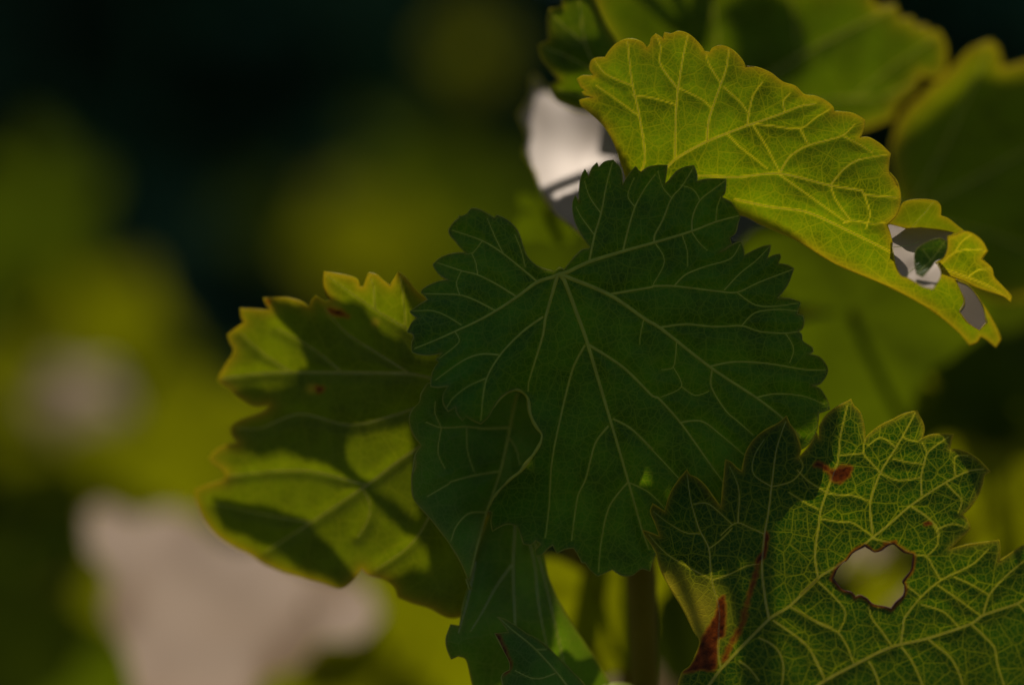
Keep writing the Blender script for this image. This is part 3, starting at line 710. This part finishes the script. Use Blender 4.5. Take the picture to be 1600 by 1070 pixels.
c2, _ = build_leaf(None, C2_out, C2_c, [tap(Z10((1150,530),(1230,460),(1330,440),(1400,452)), 2.6, 1.3), tap(Z10((1160,540),(1300,590),(1420,640),(1520,705)), 3, 1.4), tap(Z10((1230,460),(1270,400),(1320,365)), 2, 1.2), tap(Z10((1300,590),(1360,550),(1430,545)), 2, 1.2)],
                   M_BRIGHT, M_VEIN_B, M_EDGE_Y, step=2.4, edge_px=8, edge_w=2.0, edge_amt=0.7, tert=(20, 26), tseed=6, relief=0.25, kind='leaf_tip')
adopt(vine_a, c2); c2.parent = leaf_B

# ---- softly blurred leaf on the left (shoot a)
G_out = (Z6((1420,350),(1312,246),(1250,190),(1200,130),(1150,84),(1130,120),(1105,165),(1070,140),(1030,105),(985,95),(970,130),(955,172),(935,170),(920,130),(870,110),(800,97),(735,86),(733,150),(750,210),(775,245),(740,255),(690,220),(665,250),(655,285),(600,250),(530,232),(470,232),(400,235),(420,280),(440,300),(400,300),(340,295),(270,293),(275,340),(290,370),(240,405),(198,440),(210,480),(230,515),(225,550),(190,600),(148,680),(160,710),(210,740),(260,790),(340,835),(430,830),(400,865),(300,900),(240,930),(213,960),(225,1005))
  + Z7((250,110),(180,120),(120,160),(93,195),(110,220),(150,245),(185,280),(170,310),(90,335),(15,362),(20,420),(50,500),(110,590),(200,660),(300,710),(400,770),(520,820),(700,870),(800,902),(840,890),(880,850),(920,795),(960,830),(1040,850),(1100,890),(1120,950),(1200,980),(1300,1010),(1400,1060),(1520,1040))
  + [(760,900),(760,760),(740,600),(720,520)])
G_v = [tap([(760,615)]+Z6((1330,680),(1200,655),(820,650),(560,650),(380,655),(170,682)), 8, 3), tap(Z6((1200,645),(1000,520),(850,420),(740,290)), 5, 2), tap(Z6((830,642),(680,520),(470,400)), 4, 2),
       tap(Z6((1300,480),(1190,400),(1000,285),(740,100)), 5, 2), tap(Z6((1020,295),(1010,170),(985,100)), 4, 1.6), tap(Z6((1190,400),(1180,250),(1160,110)), 4, 1.6), tap(Z6((560,652),(420,560),(270,430)), 3.4, 1.6),
       tap([(760,640)]+Z6((1400,800),(1150,880),(880,940),(600,880),(380,960),(250,960)), 6, 2), tap([(760,650)]+Z7((1240,130),(950,340),(650,540),(400,700)), 7, 2.5), tap(Z7((930,360),(970,450),(950,540),(900,620)), 4, 2),
       tap(Z7((950,340),(600,260),(200,290)), 4.4, 2), tap([(760,660)]+Z7((1350,400),(1200,650),(1000,800)), 6, 2), tap(Z7((650,540),(400,500),(130,440)), 4, 2)]
G_c = [(650,440,10),(520,430,16),(420,475,26),(345,590,34),(500,580,26),(680,580,15),(370,700,35),(325,770,40),(450,860,36),(530,905,31),(620,700,21),(720,940,22),(700,800,19),(580,470,17),(640,500,16),(760,640,27),(760,850,29),(720,700,23)]
leaf_G, zG = build_leaf(None, G_out, G_c, G_v, M_LEFT, M_VEIN_B, M_EDGE_Y, step=3.5, edge_px=7, edge_w=2.2, edge_amt=0.7, tert=(30, 44), tseed=9, relief=0.9, undul=1.3,
                        stains=[(Z6((760,290),(830,300),(880,340),(820,335),(775,325)), 3), (Z6((690,720),(740,735),(700,765)), 3), (Z6((405,240),(440,245),(430,275)), 3)],
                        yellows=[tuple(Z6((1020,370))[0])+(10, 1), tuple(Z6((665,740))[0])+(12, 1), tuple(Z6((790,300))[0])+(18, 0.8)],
                        label='leaf dappled with sun patches, yellow-orange teeth along its rim')
adopt(vine_a, leaf_G); petiole(leaf_G, P(758, 640, 20), P(975, 720, 50))

# ---- folded leaf under the dark leaf (shoot a)
C_out = (Z3((190,470),(150,540),(140,585),(100,630),(78,680),(85,740),(110,800),(150,855),(115,910),(105,960),(95,1040))
  + Z7((1215,180),(1215,240),(1195,290),(1200,400),(1230,450),(1310,540),(1400,660),(1460,760),(1522,905)) + [(733,920),(728,905)] + Z5((105,560),(145,400),(185,250),(205,215)) + [(800,800),(850,760),(875,690),(850,620),(800,590),(720,590)])
C_v = [tap([(808,615)]+Z3((720,640),(690,800),(640,1020))+Z5((185,240),(140,400),(104,560)), 6.5, 2.5), tap(Z3((700,745),(540,750),(420,738),(275,745),(180,710)), 4.4, 1.8), tap(Z3((275,745),(255,900),(300,1000)), 2.6, 1.4), tap(Z3((275,745),(235,650),(240,580)), 2.4, 1.2),
       tap(Z3((635,1015),(480,1040),(330,1080))+Z7((1400,330),(1280,400)), 4, 1.6), tap(Z5((180,245),(100,250),(40,310),(15,380)), 3.8, 1.6), tap(Z3((430,745),(440,900),(480,1020)), 2.2, 1.2), tap(Z3((690,800),(740,880),(760,970)), 2.4, 1.2)]
C_c = [(660,610,3),(640,700,2),(806,640,20),(778,790,17),(735,915,7),(655,780,3),(845,700,16),(700,700,9),(710,860,6),(740,740,14)]
leaf_C, _ = build_leaf(None, C_out, C_c, C_v, M_DARK, M_VEIN_D, M_EDGE_G, step=2.5, edge_px=4, edge_w=2.4, edge_amt=0.5, tert=(26, 40), tseed=12, relief=0.8, undul=0.9,
                       label='dark folded leaf hanging beneath the notch of the heart-shaped leaf')
adopt(vine_a, leaf_C); petiole(leaf_C, P(808, 612, 21), P(960, 660, 48))

# ---- hanging leaf below (shoot a)
D_out = [(770,790),(830,820),(848,862),(858,905),(880,950),(905,990),(925,1020),(955,1070),(975,1110),(900,1130),(800,1120),(745,1105),(738,1068),(728,1030),(716,1024),(705,1029),(698,1012),(697,995),(704,975),(718,978),(724,940),(735,905),(745,860)]
D_v = [tap([(806,790)]+Z5((320,320),(312,500),(320,770),(330,950)), 5.5, 2.5), tap(Z5((305,495),(230,600),(170,710),(110,810)), 4, 1.6), tap([(815,790)]+Z5((415,500),(430,660),(465,850),(500,1000)), 4.5, 2), tap([(822,800)]+Z5((450,520),(530,860),(560,1000)), 3.6, 1.8), tap(Z5((130,480),(100,640),(50,820)), 4, 2)]
D_c = [(770,790,20),(840,850,22),(740,1000,14),(700,1000,9),(860,960,20),(940,1060,30),(800,1060,22),(800,900,22)]
leaf_D, _ = build_leaf(None, D_out, D_c, D_v, M_DARK, M_VEIN_W, M_EDGE_G, step=3, edge_px=4, edge_w=2, edge_amt=0.45, tert=(26, 40), tseed=14, relief=0.8, undul=1.2,
                       label='hanging leaf with whitish straight veins below the dark leaf')
adopt(vine_a, leaf_D); petiole(leaf_D, P(808, 792, 21), P(985, 770, 51))

# ---- small dark leaf at the bottom (shoot a)
E_out = Z5((235,743),(270,755),(330,790),(380,825),(430,850),(500,910),(580,990),(655,1070),(700,1150),(560,1200),(400,1190),(280,1110),(255,1040),(262,1015),(295,995),(292,960),(262,900),(222,822),(290,818),(265,780))
E_v = [tap(Z5((620,1170),(560,1060),(420,900),(300,800),(245,748)), 4.5, 1.6), tap(Z5((520,1010),(420,1040),(320,1000)), 2.6, 1.3), tap(Z5((420,900),(470,900)), 2, 1.2)]
E_c = [tuple(Z5(p)[0])+(z,) for p, z in (((235,745),8),((655,1070),9),((500,910),11),((280,1000),4),((300,860),5),((450,1150),5))]
leaf_E, _ = build_leaf(None, E_out, E_c, E_v, M_DARK, M_VEIN_D, M_EDGE_G, step=3, edge_px=4, edge_w=2, edge_amt=0.4, tert=(26, 40), tseed=15, relief=0.3,
                       stains=[(Z5((218,820),(245,825),(285,910),(305,965),(300,1000),(262,1025),(275,990),(265,920)), 2.0)],
                       label='small dark leaf with a rusty edge at the bottom')
adopt(vine_a, leaf_E); petiole(leaf_E, P(905, 1105, 8), P(1006, 1090, 46))

# ---- leaves behind the yellow one (shoot c)
H1_out = [(880,-14),(878,10),(858,15),(855,33),(858,64),(841,71),(845,88),(855,103),(873,124),(860,133),(862,146),(873,159),(896,169),(920,176),(960,190),(990,150),(965,70),(945,35),(925,-10)]
H1, zH1 = build_leaf(None, H1_out, [(880,0,36),(845,80,40),(870,150,43),(960,170,44),(950,40,38),(900,80,37)], [tap([(975,175),(940,120),(915,70),(905,0)], 5, 2), tap([(935,115),(890,90),(850,74)], 4, 1.6), tap([(960,150),(910,150),(868,140)], 3.5, 1.6), tap([(915,70),(880,40),(860,20)], 3, 1.5)],
                   M_MID, M_VEIN_B, M_EDGE_Y, step=4, edge_px=5, edge_w=2.2, edge_amt=0.5, tert=(28, 40), tseed=17, relief=0.6, undul=0.8, label='small lobed leaf peeking out beside the glowing yellow leaf')
adopt(vine_a, H1); petiole(H1, P(975, 175, 44), P(1038, 216, 48))
H2_out = [(925,-25),(935,30),(975,90),(1060,140),(1200,200),(1330,206),(1395,186),(1402,165),(1428,142),(1440,118),(1462,124),(1476,112),(1478,72),(1465,46),(1452,52),(1447,40),(1430,42),(1425,28),(1408,30),(1398,8),(1372,12),(1352,-22),(1200,-26),(1040,-26)]
H2, _ = build_leaf(None, H2_out, [(940,0,92),(1100,50,92),(1180,60,98),(1200,0,94),(1300,100,92),(1400,180,98),(1470,80,92),(1370,-10,88),(1250,-30,88),(1100,160,102)],
                   [tap([(1120,190),(1200,120),(1300,60),(1400,10)], 8, 4), tap([(1120,190),(1250,160),(1380,150),(1440,120)], 7, 3), tap([(1110,180),(1120,80),(1110,-20)], 7, 3), tap([(1250,90),(1240,20),(1220,-40)], 5, 2.5), tap([(1330,155),(1400,100),(1460,60)], 4.5, 2)],
                   M_MID, M_VEIN_B, M_EDGE_Y, step=5, edge_px=9, edge_w=3, edge_amt=0.7, tert=(34, 50), tseed=19, relief=0.8, undul=1.6, label='broad blurred leaf spreading behind the top of the yellow leaf')
adopt(vine_c, H2); petiole(H2, P(1120, 190, 103), P(992, 160, 137))
H3_out = [(1392,250),(1405,190),(1440,150),(1480,115),(1515,78),(1548,64),(1560,76),(1566,106),(1598,98),(1640,80),(1700,110),(1760,200),(1750,330),(1660,440),(1560,470),(1480,420),(1420,330)]
H3, _ = build_leaf(None, H3_out, [(1400,220,100),(1540,70,96),(1700,120,98),(1700,400,112),(1480,400,112),(1560,250,106)], [tap([(1420,330),(1480,220),(1545,80)], 7, 3), tap([(1420,330),(1540,270),(1700,180)], 7, 3), tap([(1430,340),(1560,370),(1660,420)], 6, 3)],
                   M_LEFT, M_VEIN_B, M_EDGE_Y, step=6, edge_px=10, edge_w=3, edge_amt=0.6, tert=(34, 50), tseed=21, relief=0.8, undul=2.0, label='blurred leaf with bright pointed teeth, right of the broad top leaf')
adopt(vine_c, H3); petiole(H3, P(1420, 330, 108), P(985, 240, 138))

# ------------------------------------------------------------------ generic leaves for the blurred vines
def generic_leaf_mesh(name, seed, cup=0.12):
    r = random.Random(seed)
    V = [(0, 0, 0)]; F = []
    n = 72; rings = 6
    lob = [r.uniform(0.85, 1.1) for _ in range(5)]
    def rad(th):     # th from -pi..pi, 0 = tip direction (+y)
        a = abs(th)
        base = 1.0 - 0.16*a/math.pi
        s = 0.14*math.cos(5*th*0.92) + 0.05*math.sin(3*th+seed)
        teeth = 0.05*abs(math.sin(th*11+seed))
        notch = max(0, (a-2.55)/(math.pi-2.55))
        return (base+s+teeth)*(1-0.85*notch**1.5)
    for k in range(1, rings+1):
        for i in range(n):
            th = -math.pi + 2*math.pi*i/n
            R = rad(th)*k/rings*0.62
            x = R*math.sin(th); y = R*math.cos(th)
            z = -cup*(x*x*1.2+y*y*0.7)+0.03*math.sin(6*th+seed)*(k/rings)**2
            V.append((x, y, z))
    for i in range(n):
        j = (i+1) % n
        F.append((0, 1+i, 1+j))
        for k in range(rings-1):
            a = 1+k*n
            F.append((a+i, a+n+i, a+n+j, a+j))
    me = bpy.data.meshes.new(name); me.from_pydata(V, [], F); me.update()
    me.polygons.foreach_set('use_smooth', [True]*len(me.polygons))
    return me
GEN = {}
def gen_mesh(mat, k):
    key = (mat.name, k)
    if key not in GEN:
        GEN[key] = generic_leaf_mesh('leaf', 3+k*7, 0.15+0.1*k)
        GEN[key].materials.append(mat)
    return GEN[key]
HALF = (SUN + Vector((0, -1, 0))).normalized()

def bg_leaf(vine, x, y, z, size, nrm, roll, mat, k=0, cane=None, label=None):
    """size: leaf length in metres; nrm: 'cam', 'glare', 'sun' or a vector; z in mm"""
    if nrm == 'cam': n = Vector((0.15, -1, 0.1))
    elif nrm == 'glare': n = HALF.copy()
    elif nrm == 'sun': n = SUN.copy()
    else: n = Vector(nrm)
    n.normalize()
    up = Vector((0, 0, -1)) if abs(n.z) < 0.8 else Vector((0, -1, 0))
    yv = (up - n*up.dot(n)).normalized(); xv = yv.cross(n)
    M = Matrix((xv, yv, n)).transposed().to_4x4() @ Matrix.Rotation(math.radians(roll), 4, 'Z')
    M.translation = P(x, y, z)
    o = bpy.data.objects.new('leaf', gen_mesh(mat, k)); link(o)
    o.parent = vine; o.matrix_parent_inverse = Matrix.Translation(-vine.location)
    o.matrix_basis = M @ Matrix.Scale(size/1.24, 4)
    if label: o['label'] = label
    if cane is not None:
        p0 = M.translation
        q = min((Vector(c) for c in cane), key=lambda c: abs((c-p0).length))
        pts = []
        inv = (Matrix.Translation(vine.location) @ o.matrix_parent_inverse @ o.matrix_basis).inverted()
        for i in range(9):
            t = i/8; w = p0.lerp(q, t); w.z += 0.12*(q-p0).length*math.sin(math.pi*t)
            pts.append(inv @ w)
        s = size/1.24
        tube('petiole', pts, [0.0013/s]*9, M_STEM, o, 6)
    return o

def cane_vine(label, base_px, z, x_top, y_top, group='blurred vines behind', z_top=None, rad=(0.007, 0.004)):
    b = P(base_px, 535, z); root = empty('grapevine', (b.x, b.y, 0), label, 'grapevine', group)
    t = P(x_top, y_top, z_top if z_top is not None else z)
    pts = [(b.x, b.y, -0.03), (b.x+0.01, b.y, 0.5)]
    for i in range(1, 7):
        f = i/6; m = Vector((b.x, b.y, 0.5)).lerp(t, f); m.x += 0.012*math.sin(i*2.1); m.y += 0.01*math.cos(i*1.7); pts.append(tuple(m))
    q, r = stem_path(pts, rad); s = tube('stem', q, r, M_STEM, None, 8); adopt(root, s)
    return root, [tuple(v) for v in q]

# unseen blockers added above the frame, outlined by the shade wanted on the leaves below
def shade_blocker(vine, foot, t, label=None, hole=None, seed=0, cane=None, mat=None, step=7.0, at=None, hole2=None):
    """foot: (x, y, z mm) outline of the shade on the leaves below; the leaf hangs t metres up-sun of it"""
    f3 = np.array(foot, float)
    ol = catmull(f3[:, :2], 5, True, 70)
    c0 = ol.mean(0)
    ol = ol + (ol-c0)/np.linalg.norm(ol-c0, axis=1)[:, None]*(2.5*np.sin(np.arange(len(ol))*1.3+seed))[:, None]
    lo = ol.min(0)-step; hi = ol.max(0)+step
    nx = int((hi[0]-lo[0])/step)+2; ny = int((hi[1]-lo[1])/step)+2
    X, Y = np.meshgrid(lo[0]+np.arange(nx)*step, lo[1]+np.arange(ny)*step)
    cc = np.stack([(X[:-1, :-1]+step/2).ravel(), (Y[:-1, :-1]+step/2).ravel()], 1)
    ins = inside(cc, ol)
    segs = poly_segs(ol)
    if hole is not None:
        hl = catmull(hole, 5, True); ins &= ~inside(cc, hl); segs = segs + poly_segs(hl)
    if hole2 is not None:
        hl = catmull(hole2, 5, True); ins &= ~inside(cc, hl); segs = segs + poly_segs(hl)
    iy, ix = np.nonzero(ins.reshape(ny-1, nx-1)); a = iy*nx+ix
    quads = np.stack([a, a+1, a+1+nx, a+nx], 1)
    cnt = np.bincount(quads.ravel(), minlength=nx*ny); used = np.nonzero(cnt)[0]
    rm = -np.ones(nx*ny, int); rm[used] = np.arange(len(used)); quads = rm[quads]
    xy = np.stack([X.ravel()[used], Y.ravel()[used]], 1)
    b = cnt[used] < 4
    xy[b] = seg_dist(xy[b], segs)[1]
    w = 1/(np.linalg.norm(xy[:, None]-f3[None, :, :2], axis=2)**2+400)
    z = (w*f3[None, :, 2]).sum(1)/w.sum(1)
    tt = t + 0.006*np.sin(xy[:, 0]/60+seed) + 0.006*np.cos(xy[:, 1]/75+seed*2)
    V = Parr(xy, z) + np.array(SUN)[None]*tt[:, None]
    o = mesh_obj('leaf', V.tolist(), quads.tolist(), mat or M_BGD); adopt(vine, o)  # unseen blocker added for its shadow, given a leaf's look
    if label: o['label'] = label
    p0 = Vector(V[np.argmin(np.linalg.norm(xy-np.array(at if at else c0), axis=1))])
    if cane:
        q = min((Vector(c) for c in cane), key=lambda c: (c-p0).length)
        petiole(o, p0, q, 0.0014, 0.0016, M_STEM, 0.01)  # stalk only ties the added blocker to a stem
    return o

q_c, _ = stem_path(sc_pts, (0.007, 0.003)); cane_c = [tuple(v) for v in q_c]
def shade_of(outline, zfn, zt, shrink=0.90):
    pts = np.array(outline, float); c = pts.mean(0); pts = c+(pts-c)*shrink; zz = zfn(pts); out = []
    for (x, y), z in zip(pts, zz):
        w = P(x, y, z) - SUN*((z-zt)/1000/SUN.y); d = D0+zt/1000
        out.append((800+w.x/(FOV*d)*1600, 535-(w.z-CAMH)/(FOV*d)*1600))
    return out
H1_open = [(x, min(y, 590)) for x, y in shade_of(H1_out, zH1, 2.3, 0.82)]
# shade on the dark leaf: overlapping added blockers, a hole cut in one lets a sun fleck through
shade_blocker(vine_c, [(600,400,3),(650,310,2),(740,270,2),(815,320,2),(845,400,2),(940,520,2),(900,640,3),(820,700,2),(720,720,0),(650,640,3),(620,520,3)], 0.25, cane=cane_c, seed=1, hole=H1_open, step=5, at=(720,520))
shade_blocker(vine_c, [(850,410,2),(960,430,2),(1040,560,3),(1060,700,5),(1010,790,6),(940,800,6),(860,760,5),(800,640,3),(800,500,2)], 0.22, cane=cane_c, seed=2, hole2=H1_open, step=5, at=(1040,640),
           hole=[(970,712),(990,704),(1012,716),(1016,738),(996,748),(974,738)])
shade_blocker(vine_c, [(960,400,2),(1100,400,1),(1240,440,2),(1300,540,4),(1306,600,4),(1282,640,4),(1256,662,5),(1140,765,5),(1060,780,6),(1035,730,5),(1010,690,5),(980,600,4)], 0.27, cane=cane_c, seed=3)
shade_blocker(vine_c, [(700,600,10),(800,650,8),(880,740,6),(870,790,6),(845,830,8),(850,900,16),(870,1010,16),(860,1100,17),(800,1120,16),(700,1070,14),(660,930,10),(640,800,8),(630,660,8)], 0.27, cane=cane_c, seed=4, at=(690,700))
shade_blocker(vine_c, [(985,760,5),(1035,745,5),(1055,785,6),(1035,825,7),(1015,860,7),(990,860,7)], 0.23, cane=cane_c, seed=8)
shade_blocker(vine_c, [(872,300,2),(885,245,2),(935,246,2),(954,280,2),(970,306,2),(984,338,2),(994,381,2),(1002,425,2),(1004,480,2),(930,480,2),(880,430,2)], 0.17, cane=cane_c, seed=11, step=5, hole=H1_open, at=(985,370))
# shade on the broad top leaves
shade_blocker(vine_c, [(1120,-30,96),(1200,-40,94),(1240,0,94),(1262,60,95),(1240,130,96),(1190,185,98),(1130,150,100),(1150,70,98)], 0.45, cane=cane_c, seed=9)
shade_blocker(vine_b, [(1390,230,100),(1430,190,100),(1490,150,98),(1530,112,97),(1580,128,98),(1640,120,98),(1760,150,100),(1780,480,112),(1560,500,112),(1400,400,112)], 0.42, cane=cane_b2, seed=10)
# shade on the dappled leaf
shade_blocker(vine_c, [(412,455,26),(470,452,24),(505,425,18),(560,462,17),(640,514,16),(720,560,18),(720,640,22),(650,634,20),(590,645,22),(552,668,24),(540,705,25),(560,732,24),(620,756,21),(690,784,20),(730,830,22),(700,848,20),(620,800,21),(540,756,25),(470,728,29),(400,722,33),(355,715,35),(340,660,36),(345,612,34),(420,604,31),(455,590,29),(482,560,27),(462,525,26),(432,492,26)], 0.20, cane=cane_c, seed=5, step=5, at=(690,575))
shade_blocker(vine_c, [(328,784,39),(380,776,38),(440,780,36),(490,795,34),(530,832,32),(560,862,30),(600,840,27),(650,830,24),(700,846,22),(750,880,24),(760,990,24),(690,975,22),(620,930,26),(580,888,29),(556,884,31),(532,906,31),(470,896,35),(410,874,37),(350,846,38)], 0.23, cane=cane_c, seed=6, step=5, at=(710,870))

# ---- blurred vines
vl, cl = cane_vine('blurred vine with a big pale shining leaf low beside the dappled leaf', 560, 420, 520, 800)
gl, _ = build_leaf(None, [(135,800),(160,785),(215,805),(260,795),(305,808),(360,850),(420,850),(480,890),(560,905),(596,960),(560,1000),(500,1005),(470,1040),(410,1065),(380,1110),(300,1130),(215,1110),(195,1020),(165,960),(170,900),(140,860)],
                   [(135,800,352),(300,800,350),(420,850,334),(590,950,292),(500,1000,276),(380,1110,238),(210,1110,240),(165,950,296),(330,950,300)], [], M_GLOSS, M_BGY, M_EDGE_Y, step=8, edge_w=9, relief=0, undul=5,
                   label='large pale shining leaf, sun glare on its top')
adopt(vl, gl); petiole(gl, P(480, 950, 292), min((Vector(c) for c in cl), key=lambda c: (c-P(480, 950, 292)).length), mat=M_STEM)
bg_leaf(vl, 140, 1010, 640, 0.11, (-0.1, -1, -0.25), 70, M_BGG, 1, cl)
bg_leaf(vl, 215, 930, 480, 0.05, (0, -1, -0.2), 200, M_BGY, 1, cl)
bg_leaf(vl, 330, 720, 520, 0.08, (0, -1, -0.2), 200, M_BGY, 1, cl)
bg_leaf(vl, 650, 1010, 330, 0.085, (0, -1, -0.3), 120, M_BGY, 0, cl)
bg_leaf(vl, 500, 1110, 330, 0.085, (0, -1, -0.2), 10, M_BGY, 1, cl)
bg_leaf(vl, 40, 930, 500, 0.08, 'cam', 10, M_BGD, 1, cl)
vm, cm = cane_vine('blurred vine of hazy yellow leaves far to one side of the dark leaf', 120, 1100, 100, 300)
for (x, y, s, n, ro, mt, k) in [(160,520,0.10,(0,-1,-0.2),0,M_BGY,0),(60,660,0.12,(0,-1,-0.2),80,M_BGY,1),(190,680,0.10,(0,-1,-0.2),200,M_BGY,0),(112,615,0.058,(0.1,-0.62,0.78),60,M_GLOSS,0),(40,430,0.11,'cam',140,M_BGG,1),
                                (50,300,0.09,'cam',30,M_BGG,0),(130,745,0.11,(0,-1,-0.3),30,M_BGY,0),(90,545,0.11,(0,-1,-0.2),130,M_BGY,1),(110,790,0.12,'cam',50,M_BGG,1),(20,1000,0.12,'cam',20,M_BGD,0),(270,640,0.08,'cam',120,M_BGG,1)]:
    bg_leaf(vm, x, y, 1050+60*math.sin(x)-(130 if mt is M_GLOSS else 0), s, n, ro, mt, k, cm)
vf, cf = cane_vine('far vine, only a few dim discs of leaf above the dappled leaf', 640, 2400, 660, 200, z_top=2400)
for (x, y, s, n, ro, mt, k) in [(740,65,0.075,'cam',0,M_BGY,0),(640,260,0.14,'cam',80,M_BGG,1),(550,380,0.11,(0,-1,-0.1),200,M_BGY,0),(610,400,0.11,(0,-1,-0.1),100,M_BGY,0),(790,300,0.12,'cam',30,M_BGG,1),
                                (830,400,0.16,(0,-1,-0.2),10,M_BGG,0),(700,450,0.16,'cam',150,M_BGG,1),(420,330,0.10,'cam',10,M_BGD,0)]:
    bg_leaf(vf, x, y, 2300+100*math.sin(y), s, n, ro, mt, k, cf)
vg, cg = cane_vine('vine behind the yellow leaf with a pale glaring leaf at its side', 930, 140, 960, 220)
g4, _ = build_leaf(None, [(833,118),(852,138),(890,165),(950,185),(985,240),(970,310),(915,372),(890,352),(868,335),(845,300),(836,270),(820,240),(824,215),(810,180),(828,152)],
                   [(833,118,92),(890,165,80),(970,200,78),(975,300,46),(910,370,26),(845,290,52),(812,180,80),(890,250,62)], [], M_SHINE, M_VEIN_B, M_EDGE_Y, step=4, edge_w=7, relief=0.3, undul=1.0,
                   label='pale leaf glaring white in the sun')
adopt(vg, g4); petiole(g4, P(975, 232, 66), min((Vector(c) for c in cg), key=lambda c: (c-P(975, 232, 66)).length), mat=M_STEM)
bg_leaf(vg, 855, 330, 90, 0.02, (0,-1,-0.2), 30, M_BGG, 1, cg)
vr, cr = cane_vine('vine with soft green leaves filling the gap below the yellow leaf', 1560, 260, 1540, 520)
for (x, y, z, s, n, ro, mt, k) in [(1330,490,130,0.075,(0.1,-1,-0.1),90,M_BGG,0),(1490,520,190,0.08,(0.1,-1,0.0),40,M_BGG,1),(1560,470,210,0.08,'cam',200,M_BGG,0),(1330,600,170,0.05,(0.2,-1,-0.4),80,M_BGY,0),
                                (1440,635,240,0.06,(0.0,-0.62,0.8),20,M_GLOSS,1),(1605,560,330,0.05,(0,-0.52,0.86),20,M_GLOSS,0),(1565,790,200,0.08,(0,-1,-0.2),130,M_BGY,1),(1570,660,330,0.06,(0.2,-0.65,0.8),30,M_GLOSS,0),
                                (1260,640,200,0.06,(0,-1,-0.3),30,M_BGY,1),(1510,840,260,0.045,'cam',10,M_BGD,1),(1275,930,230,0.03,'cam',20,M_BGD,0),(1435,905,330,0.085,(0,-0.52,0.86),0,M_GLOSS,0),(1362,905,300,0.03,(0,-1,-0.3),0,M_BGY,0)]:
    bg_leaf(vr, x, y, z, s, n, ro, mt, k, cr)
vb, cb = cane_vine('vine low behind the upright stem with hazy yellow leaves', 1110, 300, 1080, 900)
for (x, y, z, s, n, ro, mt, k) in [(935,925,105,0.042,(0.1,-1,-0.3),30,M_BGY,0),(925,1010,120,0.03,(0.3,-1,-0.3),70,M_BGY,1),(945,1030,260,0.06,(0,-0.52,0.86),0,M_GLOSS,1),(1050,1010,300,0.06,(0,-0.52,0.86),0,M_GLOSS,0),(1060,930,240,0.06,'cam',10,M_BGD,1),(970,1070,330,0.09,(0,-1,-0.2),90,M_BGY,0),(885,925,150,0.035,(0.35,-1,0.35),150,M_BGD,1)]:
    bg_leaf(vb, x, y, z, s, n, ro, mt, k, cb)
